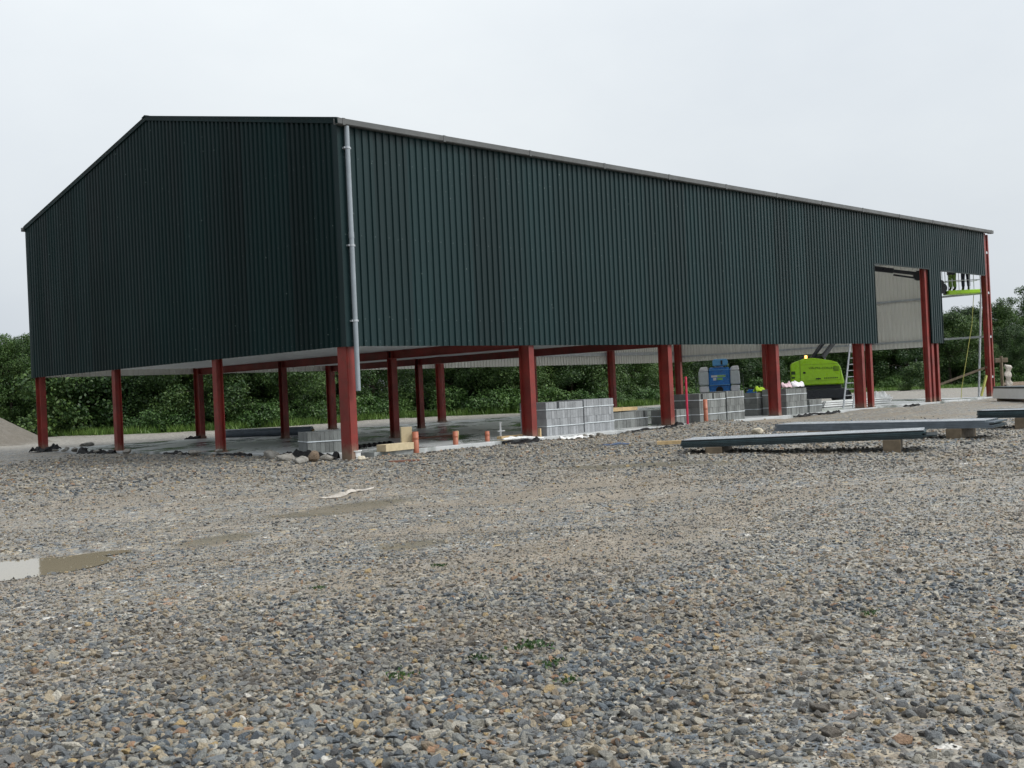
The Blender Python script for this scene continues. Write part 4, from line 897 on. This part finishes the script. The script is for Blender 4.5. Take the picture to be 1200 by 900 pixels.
mb = MB(); mb.tube(loc(J)+Vector((0,-.12,-.08)), loc(J)+Vector((0,.12,-.08)), .22, n=16); mb.beam(loc(J), loc(KN), .14, .16); mb.tube(loc(KN)+Vector((0,-.15,0)), loc(KN)+Vector((0,.15,0)), .24, n=16); mb.tube(loc(KN)+Vector((0,-.1,.25)), loc(KN)+Vector((0,.1,.25)), .12, n=12); mb.build('jib', M['darksteel'], lm)
# basket
BC = Vector((34.98, .84, 4.70)); ang = math.atan2(-1.05, 1.0)
bc = loc(BC); bm_ = Matrix.Translation(bc) @ Matrix.Rotation(ang+R(57), 4, 'Z')
bw, bd = 1.42, .74
def bl_(p): return bm_ @ Vector(p)
mb = MB(); pts = [(-bw/2,-bd/2,0), (bw/2,-bd/2,0), (bw/2,bd/2,0), (-bw/2,bd/2,0)]; mb.prism([bl_(p) for p in pts], (0,0,.17)); bk_ = mb.build('basket_floor', M['lime'], lm, .03)
mb = MB(); 
for z in (.6, 1.1):
    q_ = [bl_((x, y, z)) for x, y, _ in pts]+[bl_((pts[0][0], pts[0][1], z))]; mb.path(q_, .018, 8)
for t in (0, .33, .66, 1):
    for y in (-bd/2, bd/2): x = -bw/2+t*bw; mb.path([bl_((x,y,.17)), bl_((x,y,1.1))], .015, 8)
mb.path([bl_((-bw/2,0,.17)), bl_((-bw/2,0,1.1))], .015); mb.build('basket_rail', M['mgrey'], bk_)
mb = MB(); mb.beam(loc(KN), bl_((-bw/2, 0, .05)), .12, .12); mb.build('basket_bracket', M['darksteel'], bk_)
mb = MB(); q_ = bl_((-bw/2+.12, -bd/2-.05, .95)); mb.cbox(q_, (.3, .2, .18), ang+R(57)); mb.build('control_box', M['darksteel'], bk_)
# rope hanging from basket
rp = [Vector(at(1141, 346, 0, 35.3)), Vector(at(1139, 380, 0, 35.25)), Vector(at(1135, 405, 0, 35.1)), Vector(at(1131, 430, 0, 34.9)), Vector(at(1127, 455, 0, 34.9))]
rp.append(Vector((rp[-1].x-.1, rp[-1].y, .01))); mb = MB(); o0 = rp[0]; mb.path([p-o0 for p in rp], .016, 6); o = mb.build('hanging_rope', M['rope'], loc=tuple(o0)); tag(o, 'yellow rope hanging down from the raised basket', 'rope')
# slim prop pole inside the opening and a raking prop
a = at(1147, 464, 1, .75); b2 = at(1150, 323, 1, .75); mb = MB(); mb.tube((0,0,0), Vector(b2)-Vector(a), .045, n=12); mb.tube((0,0,-.0), (0,0,.012), .10, n=12); o = mb.build('prop_pole', M['galv'], loc=tuple(a)); tag(o, 'slim upright galvanised pole just left of the far corner column', 'pole')
o.location.z = -.0
a = Vector(at(1103, 450, 0, 34.6)); b2 = Vector(at(1157, 430, 0, 35.9)); mb = MB(); mb.beam(a-(b2-a)*.25-a, b2-a, .05, .10); o = mb.build('raking_prop', M['timber_wet'], loc=tuple(a)); tag(o, 'slanting timber prop resting against the far corner column', 'prop')
mb = MB(); a = Vector((35.2, .95, 0)); b2 = Vector(at(1156, 440, 0, 35.6)); a = Vector(at(1150, 464, 0, 35.2)); mb.beam((0,0,0), b2-a, .07, .09); o = mb.build('yellow_stake', M['rope'], loc=tuple(a)); tag(o, 'yellow stake leaning by the far corner column', 'stake'); 
# timber post with plastic wrapped on it, beyond the far corner
p = Vector(at(1177, 462, 2, -.1)); p = Vector((p.x-6, p.y-4.4, 0)) if False else Vector(at(1175, 458, 0, 40.0)); p.z = gz1(p.x, p.y)
ps = empty('timber_post', tuple(p)); tag(ps, 'timber post with a crosspiece and pale plastic hanging from it beyond the far corner', 'post')
mb = MB(); mb.box(-.06, .06, -.06, .06, 0, 1.95); mb.build('post', M['timber_wet'], ps, .01)
mb = MB(); mb.cbox((0,0,1.75), (.62, .10, .22), R(-45)); mb.build('crosspiece', M['timber_wet'], ps, .02)
mb = MB(); vs = []
for i in range(14):
    z = 1.55-i*.105
    for k in range(4): vs.append((.10+.10*k+.05*math.sin(i*.9), -.12-.06*k+.05*math.sin(i*1.7+k), z-.02*k))
mb.add(vs, [(i*4+k, i*4+k+1, i*4+k+5, i*4+k+4) for i in range(13) for k in range(3)], 0, True); o = mb.build('hanging_plastic', M['dirtywhite'], ps); sd = o.modifiers.new('t', 'SOLIDIFY'); sd.thickness = .01
# brushwood pile behind it
lump('rubble_stone', 'brown heap of cut brushwood beyond the white edged panels', 'brushwood', *list(Vector(at(1190, 458, 0, 44.5)))[:2], -.1, (2.0, 1.6, .8), M['brownrock'], 83)

# ------------------------------------------------------------------ the two people in the basket
def skin_obj(name, verts, edges, radii, mat, parent, root=0, sub=2):
    me = bpy.data.meshes.new(name); me.from_pydata(verts, edges, []); me.materials.append(mat); o = bpy.data.objects.new(name, me); COL.objects.link(o)
    if parent: o.parent = parent
    sm = o.modifiers.new('skin', 'SKIN'); sm.use_smooth_shade = True
    for i, r_ in enumerate(radii):
        sv = me.skin_vertices[0].data[i]; sv.radius = (r_, r_) if not isinstance(r_, tuple) else r_; sv.use_root = (i == root)
    ss = o.modifiers.new('sub', 'SUBSURF'); ss.levels = sub; ss.render_levels = sub; return o
def person(locw, rz, label, trouser, jacket, helmet, reach):
    root = empty('person', tuple(locw), rz); tag(root, label, 'person', 'people in the basket')
    J_ = dict(pel=(0,0,.96), sp=(0,0,1.15), ch=(0,.01,1.36), nk=(0,0,1.50), hd=(0,.02,1.60), ht=(0,.02,1.73))
    vs = [J_['pel'], J_['sp'], J_['ch'], J_['nk'], J_['hd'], J_['ht']]; ed = [(0,1),(1,2),(2,3),(3,4),(4,5)]; ra = [(.15,.11),(.14,.10),(.17,.11),.055,(.078,.09),.07]
    ra = [r_ if isinstance(r_, tuple) else (r_, r_) for r_ in ra]; arms = []; legs = []
    for s in (-1, 1):
        i0 = len(vs); hip = (s*.10,0,.92); kn = (s*.115,.03,.50); an = (s*.12,-.01,.10); toe = (s*.13,.15,.045)
        vs += [hip, kn, an, toe]; ed += [(0,i0),(i0,i0+1),(i0+1,i0+2),(i0+2,i0+3)]; ra += [(.095,.095),(.06,.06),(.045,.045),(.04,.035)]; legs.append((hip, kn, an, toe))
        i1 = len(vs); sh = (s*.20,0,1.42); el = (s*.27,.10+.12*reach,1.17+.15*reach); wr = (s*.22,.30+.12*reach,1.20+.33*reach); pm = (s*.215,.37+.12*reach,1.22+.36*reach)
        vs += [sh, el, wr, pm]; ed += [(2,i1),(i1,i1+1),(i1+1,i1+2),(i1+2,i1+3)]; ra += [(.06,.06),(.042,.042),(.028,.028),(.036,.018)]; arms.append((sh, el, wr))
        for f in range(5):                                 # four fingers and a thumb, bent round the rail
            fx = pm[0]+(f-1.5)*.019 if f < 4 else pm[0]-s*.045; b0_ = (fx, pm[1]+(.035 if f < 4 else -.02), pm[2]+(.0 if f < 4 else .0)); b1_ = (fx, b0_[1]+(.035 if f < 4 else .03), b0_[2]-.012); b2_ = (fx, b1_[1]+.01, b1_[2]-.03)
            k_ = len(vs); vs += [b0_, b1_, b2_]; ed += [(i1+3, k_), (k_, k_+1), (k_+1, k_+2)]; ra += [(.009,.009),(.008,.008),(.007,.007)]
    skin_obj('body', vs, ed, ra, M['skin'], root)
    for i, (x, z, yy) in enumerate(((-.03, 1.655, .105), (.03, 1.655, .105))):
        mb = MB(); mb.tube((x, yy-.02, z), (x, yy, z), .011, n=10); mb.build('eye', M['hair'], root)
    mb = MB(); mb.prism([(-.014, .098, 1.61), (.014, .098, 1.61), (0, .098, 1.66)], (0, .028, -.006)); mb.build('nose', M['skin'], root, .004)
    mb = MB(); mb.box(-.028, .028, .085, .102, 1.575, 1.584); mb.build('mouth', M['redboard'], root)
    v2 = [(0,0,1.0),(0,0,.93)]; e2 = [(0,1)]; r2 = [(.165,.125),(.16,.12)]
    for (hip, kn, an, toe) in legs:
        k_ = len(v2); v2 += [hip, kn, (an[0], an[1], .13)]; e2 += [(1,k_),(k_,k_+1),(k_+1,k_+2)]; r2 += [(.115,.115),(.085,.085),(.075,.075)]
    skin_obj('trousers', v2, e2, r2, trouser, root, 1)
    v3 = [(0,0,.98),(0,0,1.15),(0,.01,1.36),(0,0,1.47)]; e3 = [(0,1),(1,2),(2,3)]; r3 = [(.175,.135),(.165,.125),(.19,.13),(.075,.075)]
    for (sh, el, wr) in arms:
        k_ = len(v3); v3 += [sh, el, tuple(Vector(el).lerp(Vector(wr), .85))]; e3 += [(2,k_),(k_,k_+1),(k_+1,k_+2)]; r3 += [(.08,.08),(.06,.06),(.045,.045)]
    skin_obj('jacket', v3, e3, r3, jacket, root, 1)
    for (hip, kn, an, toe) in legs:
        skin_obj('boot', [(an[0], an[1], .17), (an[0], an[1], .055), (toe[0], toe[1], .045)], [(0,1),(1,2)], [(.06,.06),(.062,.05),(.05,.042)], M['rubber'], root, 1)
    mb = MB(); ring = [(0,.0),(.06,.115),(.0,.0)]; n = 16; vs = []; fs = []
    for j, (rr_, zz) in enumerate(((.135,1.66),(.118,1.68),(.112,1.74),(.085,1.79),(.03,1.815))):
        for k_ in range(n): a_ = 2*math.pi*k_/n; vs.append((rr_*.92*math.cos(a_), .02+rr_*1.08*math.sin(a_)+(.03 if j == 0 and math.sin(a_) > 0 else 0), zz))
    for j in range(4):
        for k_ in range(n): fs.append((j*n+k_, j*n+(k_+1) % n, (j+1)*n+(k_+1) % n, (j+1)*n+k_))
    fs.append(tuple(range(4*n, 5*n))); mb.add(vs, fs, 0, True); o = mb.build('helmet', helmet, root); sd = o.modifiers.new('t', 'SOLIDIFY'); sd.thickness = .006
    return root
wb = lambda p: Matrix.Translation(BC) @ Matrix.Rotation(ang, 4, 'Z') @ Vector(p)
person(wb((-.38, 0, .17)), ang+R(20), 'person in dusty green overalls standing at the left of the raised basket', M['olive'], M['hivis'], M['white'], .6)
person(wb((.22, .02, .17)), ang-R(10), 'person in dark trousers standing at the right of the raised basket', M['navy'], M['navy'], M['white'], .9)

# ------------------------------------------------------------------ vegetation
def crown_mesh(name, seed, rx, ry, z0, z1, nclump, nleaf, ls, mat, wisps=6, spread=1.0):
    g = np.random.default_rng(seed); C_ = []; 
    for i in range(nclump):
        th = g.uniform(0, 2*math.pi); u = g.uniform(0, 1)**.55; zz = g.uniform(0, 1); prof = (np.sin(math.pi*min(1, .18+zz*.82))**.6)
        C_.append((math.cos(th)*u*rx*prof, math.sin(th)*u*ry*prof, z0+(z1-z0)*zz*.93, g.uniform(.55, 1.25)))
    for i in range(wisps):
        th = g.uniform(0, 2*math.pi); C_.append((math.cos(th)*rx*.6*g.uniform(0, 1), math.sin(th)*ry*.6*g.uniform(0, 1), z1*g.uniform(.88, 1.03), g.uniform(.35, .6)))
    P = []; N_ = []
    for (cx, cy, cz, cr) in C_:
        n = int(nleaf*cr**1.6); d = g.normal(size=(n, 3)); d /= np.linalg.norm(d, axis=1)[:,None]; r_ = g.uniform(0, 1, n)**.4
        P.append(np.array([cx, cy, cz])+d*r_[:,None]*cr*np.array([1.0, 1.0, .75])*spread); N_.append(d*.8+g.normal(size=(n, 3))*.55+np.array([0, 0, .45]))
    P = np.concatenate(P); N_ = np.concatenate(N_); N_ /= np.linalg.norm(N_, axis=1)[:,None]; P[:,2] = np.maximum(P[:,2], .04); n = len(P)
    a = g.normal(size=(n, 3)); U = np.cross(N_, a); U /= np.linalg.norm(U, axis=1)[:,None]; V_ = np.cross(N_, U); s = ls*g.uniform(.6, 1.35, n)[:,None]
    q = np.stack([P-U*s*.5, P-V_*s*.30-U*s*.05, P+U*s*.5, P+V_*s*.30-U*s*.05], 1).reshape(-1, 3)
    me = bpy.data.meshes.new(name); me.vertices.add(n*4); me.vertices.foreach_set('co', q.ravel().astype(np.float32)); me.loops.add(n*4); me.loops.foreach_set('vertex_index', np.arange(n*4, dtype=np.int32))
    me.polygons.add(n); me.polygons.foreach_set('loop_start', np.arange(0, n*4, 4, dtype=np.int32)); me.polygons.foreach_set('loop_total', np.full(n, 4, np.int32)); me.update(); me.materials.append(mat); return me, C_
def trunk_mesh(seed, h, C_, r=.16):
    rr = random.Random(seed); mb = MB(); p = Vector((0,0,-.2)); top = Vector((rr.uniform(-.3,.3), rr.uniform(-.3,.3), h*.62)); mid = top*.5+Vector((.12,-.1,0))
    mb.tube(p, mid, r, r*.75, 8); mb.tube(mid, top, r*.75, r*.4, 8)
    for (cx, cy, cz, cr) in C_:
        if cz > h*.3 and rr.random() < .75: s = mid.lerp(top, rr.random()); e = Vector((cx, cy, cz)); k = s.lerp(e, .5)+Vector((0,0,.2)); mb.tube(s, k, r*.32, r*.2, 5); mb.tube(k, e, r*.2, .012, 5)
    return mb
protos = []
for i, (rx, h, nc, nl, ls) in enumerate([(3.4, 6.6, 52, 720, .13), (2.9, 7.4, 48, 720, .125), (3.8, 6.0, 58, 720, .13), (2.5, 5.4, 40, 700, .12), (3.2, 8.4, 60, 720, .135)]):
    cm, C_ = crown_mesh('crown', 100+i, rx, rx*.9, .5, h-.5, nc, nl, ls, M['leaf_b'] if i in (1, 3, 4) else M['leaf'], 5, 1.0)
    tm = trunk_mesh(i, h, C_); tmo = tm.build('trunk', M['bark']); protos.append((cm, tmo.data, h)); bpy.data.objects.remove(tmo)
def tree(x, y, k, sc, rz, label, group='trees of the hedgerow round the site', zs=1.0):
    cm, tm, h = protos[k]; r_ = empty('hedgerow_tree', (x, y, gz1(x, y)), rz); r_.scale = (sc, sc, sc*zs); tag(r_, label, 'tree', group)
    for nm, d_ in (('trunk', tm), ('crown', cm)): o = bpy.data.objects.new(nm, d_); COL.objects.link(o); o.parent = r_
rr = random.Random(21)
def along(step, off, jit):
    out = []; carry = 0
    for (ax, ay), (bx, by) in zip(HEDGE[:-1], HEDGE[1:]):
        ln = math.hypot(bx-ax, by-ay); t = carry
        nxx, nyy = -(by-ay)/ln, (bx-ax)/ln
        while t < ln: f = t/ln; out.append((ax+(bx-ax)*f+nxx*off+rr.uniform(-jit, jit), ay+(by-ay)*f+nyy*off+rr.uniform(-jit, jit))); t += step
        carry = t-ln
    return out
def px_of(x, y, z=1.0):
    d = np.array([x, y, z])-CAM; zc = d@AX[0]; return (600+FPX*(d@AX[1])/zc, zc)
nt_ = 0
for (off, step, jit, s0, s1) in ((3.4, 3.0, .8, .72, .95), (7.0, 3.4, 1.2, .85, 1.08), (12, 3.8, 1.5, .92, 1.1), (17, 4.0, 1.5, 1.12, 1.3)):
    for (x, y) in along(step, off, jit):
        px, zc = px_of(x, y)
        if zc < 10 or px < -160 or px > 1360: continue
        lab = 'dense green tree of the hedge behind the left end of the building' if px < 210 else ('dark green hedgerow tree seen beneath the raised cladding' if px < 1000 else ('tall tree behind the open bay at the far end' if px < 1160 else 'tall green tree right of the far corner column'))
        sc = rr.uniform(s0, s1)
        if px < 60: sc *= .86
        elif px < 1000: sc *= 1.12
        else: sc *= (.74 if px > 1160 else .98)*(zc/82)*(.92 if off > 15 else 1)
        tree(x, y, rr.randrange(5), sc, rr.uniform(0, 6.28), lab); nt_ += 1
print('trees', nt_)
# brambles and low bushes at the foot of the hedge
bush, _ = crown_mesh('foliage', 300, 1.5, 1.2, .15, 1.25, 16, 260, .15, M['leaf_lt'], 2, .7)
bush2, _ = crown_mesh('foliage', 301, 1.2, 1.1, .1, .85, 13, 260, .13, M['leaf_lt'], 3, .6)
bd_, _ = crown_mesh('foliage', 302, 2.2, 1.8, .2, 3.3, 26, 300, .17, M['leaf'], 4, .8)
def bushobj(me_, x, y, s, label, name='bramble_bush', cat='bush', group='low bushes at the foot of the hedge', mat=None):
    o = bpy.data.objects.new(name, me_); COL.objects.link(o); o.location = (x, y, gz1(x, y)); o.scale = (s, s, s); o.rotation_euler = (0, 0, rr.uniform(0, 6)); tag(o, label, cat, group); return o
for i, (x, y) in enumerate(along(1.9, 0.4, .8)):
    px, zc = px_of(x, y)
    if zc < 10 or px < -60 or px > 1260 or (1000 < px < 1160 and rr.random() < .8): continue
    big = 1.35 if 520 < px < 660 else 1.0
    lab = 'pale green bramble bush at the foot of the hedge, left of the near corner column' if px < 400 else ('pale green bramble bush at the foot of the hedge, behind the middle of the slab' if px < 760 else 'pale green bush at the foot of the hedge, toward the far end')
    bushobj(rr.choice([bush, bush2]), x, y, rr.uniform(.75, 1.1)*big, lab)
for (px, py, s, lab) in ((185, 503, 1.3, 'large rounded bush behind the two leftmost gable columns'), (60, 512, 1.2, 'dark bush behind the gravel heap'), (130, 508, 1.15, 'dark bush between the two leftmost gable columns'), (1075, 458, .6, 'small bush behind the tall door')):
    p = gnd(px, py); bushobj(bd_, p[0], p[1], s, lab, 'hedge_bush', group='larger bushes in front of the hedge')
pk, _ = crown_mesh('blossom', 303, 1.5, 1.3, .9, 3.6, 18, 260, .15, M['leaf_pk'], 2, .7); p = at(756, 470, 2, -.1)
pr = empty('flowering_shrub', (p[0]*.97-.4, p[1]*.97-.4, gz1(p[0], p[1]))); tag(pr, 'shrub with dull pink blossom in the hedge behind the third front column', 'shrub')
o = bpy.data.objects.new('blossom', pk); COL.objects.link(o); o.parent = pr
mb = MB(); mb.tube((0,0,-.1), (.1,.1,2.4), .08, .03, 8); mb.tube((0,0,.2), (-.7,.3,2.6), .06, .02, 8); mb.tube((0,0,.3), (.8,-.3,2.3), .05, .02, 8); mb.build('stem', M['bark'], pr)
# grass verge (stuff)
def grass():
    n = 42000; g = np.random.default_rng(5); seg = []
    H_ = np.array(HEDGE[2:18], float); ln = np.hypot(*(H_[1:]-H_[:-1]).T); pr_ = ln/ln.sum(); k = g.choice(len(ln), n, p=pr_); t = g.uniform(0, 1, n)[:,None]; p = H_[k]*(1-t)+H_[k+1]*t
    d = (H_[k+1]-H_[k])/ln[k][:,None]; nn = np.stack([-d[:,1], d[:,0]], 1); w = np.where(p[:,0] > 58, 8.5, 2.0); p = p+nn*(g.uniform(-1, .25, n)*w)[:,None]
    z = ground_z(p[:,0], p[:,1]); h = g.uniform(.12, .42, n)*np.where(p[:,0] > 58, .8, 1.2); a = g.uniform(0, 6.28, n); wd = g.uniform(.02, .05, n)
    cx, cy = np.cos(a)*wd, np.sin(a)*wd; lean = g.normal(0, .12, (n, 2))
    v = np.stack([np.stack([p[:,0]-cx, p[:,1]-cy, z-.02], 1), np.stack([p[:,0]+cx, p[:,1]+cy, z-.02], 1), np.stack([p[:,0]+lean[:,0], p[:,1]+lean[:,1], z+h], 1)], 1).reshape(-1, 3)
    me = bpy.data.meshes.new('grass'); me.vertices.add(n*3); me.vertices.foreach_set('co', v.ravel().astype(np.float32)); me.loops.add(n*3); me.loops.foreach_set('vertex_index', np.arange(n*3, dtype=np.int32)); me.polygons.add(n); me.polygons.foreach_set('loop_start', np.arange(0, n*3, 3, dtype=np.int32)); me.polygons.foreach_set('loop_total', np.full(n, 3, np.int32)); me.update(); me.materials.append(M['grassm'])
    o = bpy.data.objects.new('grass', me); COL.objects.link(o); tag(o, 'rough green grass verge in front of the hedge', 'grass', kind='stuff')
grass()
# seedlings in the gravel
wm, _ = crown_mesh('seedling', 400, .05, .05, .005, .035, 9, 9, .022, M['leaf'], 0, .07)
for i, (px, py, s, lab) in enumerate(((624, 762, 1.5, 'largest green weed seedling right of the middle foreground'), (645, 782, 1.0, 'small weed seedling just below the largest one'), (562, 778, .9, 'small dark weed seedling left of the largest one'), (468, 797, 1.0, 'weed seedling in the stones left of the middle foreground'), (668, 800, .8, 'tiny weed seedling in the coarse stones'), (515, 663, 1.0, 'small weed seedling in the finer gravel'), (372, 687, .9, 'weed seedling left of the muddy patches'), (1018, 719, .9, 'tiny weed seedling in the right foreground'))):
    p = gnd(px, py, -.22); o = bpy.data.objects.new('weed_seedling', wm); COL.objects.link(o); o.location = (p[0], p[1], gz1(p[0], p[1])+.01); o.scale = (s, s, s); o.rotation_euler = (0, 0, i); tag(o, lab, 'weed', 'weed seedlings in the gravel')

# ------------------------------------------------------------------ light and sky: thick even cloud, brighter toward the hidden sun
SUN_EL, SUN_AZ = R(48), R(-62)            # azimuth measured from +x
sd = Vector((math.cos(SUN_EL)*math.cos(SUN_AZ), math.cos(SUN_EL)*math.sin(SUN_AZ), math.sin(SUN_EL)))
sun = bpy.data.lights.new('sun', 'SUN'); sun.energy = 1.4; sun.angle = R(24); sun.color = (1.0, .97, .93)
so = bpy.data.objects.new('sun', sun); COL.objects.link(so); so.rotation_euler = sd.to_track_quat('Z', 'Y').to_euler(); so.location = (0, 0, 60)
world = bpy.data.worlds.new('World'); scene.world = world; world.use_nodes = True; nt = world.node_tree; bg = nt.nodes['Background']
sky = nd(nt, 'ShaderNodeTexSky', sky_type='NISHITA'); sky.sun_disc = False; sky.sun_elevation = SUN_EL; sky.sun_rotation = math.pi/2-SUN_AZ; sky.dust_density = 4; sky.air_density = 1.2
hsv = nd(nt, 'ShaderNodeHueSaturation'); hsv.inputs['Saturation'].default_value = .25; lk(nt, sky.outputs[0], hsv.inputs['Color'])
tc = nd(nt, 'ShaderNodeTexCoord').outputs['Generated']
GA = R(-35); dot = nd(nt, 'ShaderNodeVectorMath', operation='DOT_PRODUCT'); lk(nt, tc, dot.inputs[0]); dot.inputs[1].default_value = (math.cos(GA), math.sin(GA), 0)
az = math_(nt, 'ADD', math_(nt, 'MULTIPLY', dot.outputs['Value'], .5), .5)
sp_ = nd(nt, 'ShaderNodeSeparateXYZ'); lk(nt, tc, sp_.inputs[0])
elev = ramp(nt, sp_.outputs[2], [(0, (4.1, 4.4, 4.7)), (.15, (4.6, 4.9, 5.15)), (.42, (5.9, 6.2, 6.4)), (1, (8.4, 8.6, 8.7))])
grad = mixc(nt, 1.0, elev, ramp(nt, az, [(0, (.22, .23, .25)), (.33, (.92, .93, .95)), (.5, (1, 1, 1)), (.8, (1, 1, 1)), (1, (1.6, 1.58, 1.55))]), 'MULTIPLY')
cl = noise_n(nt, tc, 1.5, 6, .55, (1, 1, 2.0))
cm_ = ramp(nt, cl, [(.3, (.88, .895, .92)), (.7, (1.08, 1.075, 1.06))])
cloud = mixc(nt, 1.0, grad, cm_, 'MULTIPLY')
fin = mixc(nt, .90, hsv.outputs[0], cloud); lk(nt, fin, bg.inputs['Color']); bg.inputs['Strength'].default_value = .1

# ------------------------------------------------------------------ camera
cam = bpy.data.cameras.new('camera'); co = bpy.data.objects.new('camera', cam); COL.objects.link(co); scene.camera = co
fw, rt_, upv = AX
mw = Matrix(((rt_[0], upv[0], -fw[0], CAM[0]), (rt_[1], upv[1], -fw[1], CAM[1]), (rt_[2], upv[2], -fw[2], CAM[2]), (0, 0, 0, 1))); co.matrix_world = mw
cam.sensor_width = 36; cam.lens = FPX/1200*36; cam.clip_end = 3000; cam.clip_start = .05
scene.view_settings.view_transform = 'Standard'; scene.view_settings.look = 'None'; scene.view_settings.exposure = .74; scene.view_settings.gamma = 1
scene.render.engine = 'CYCLES'
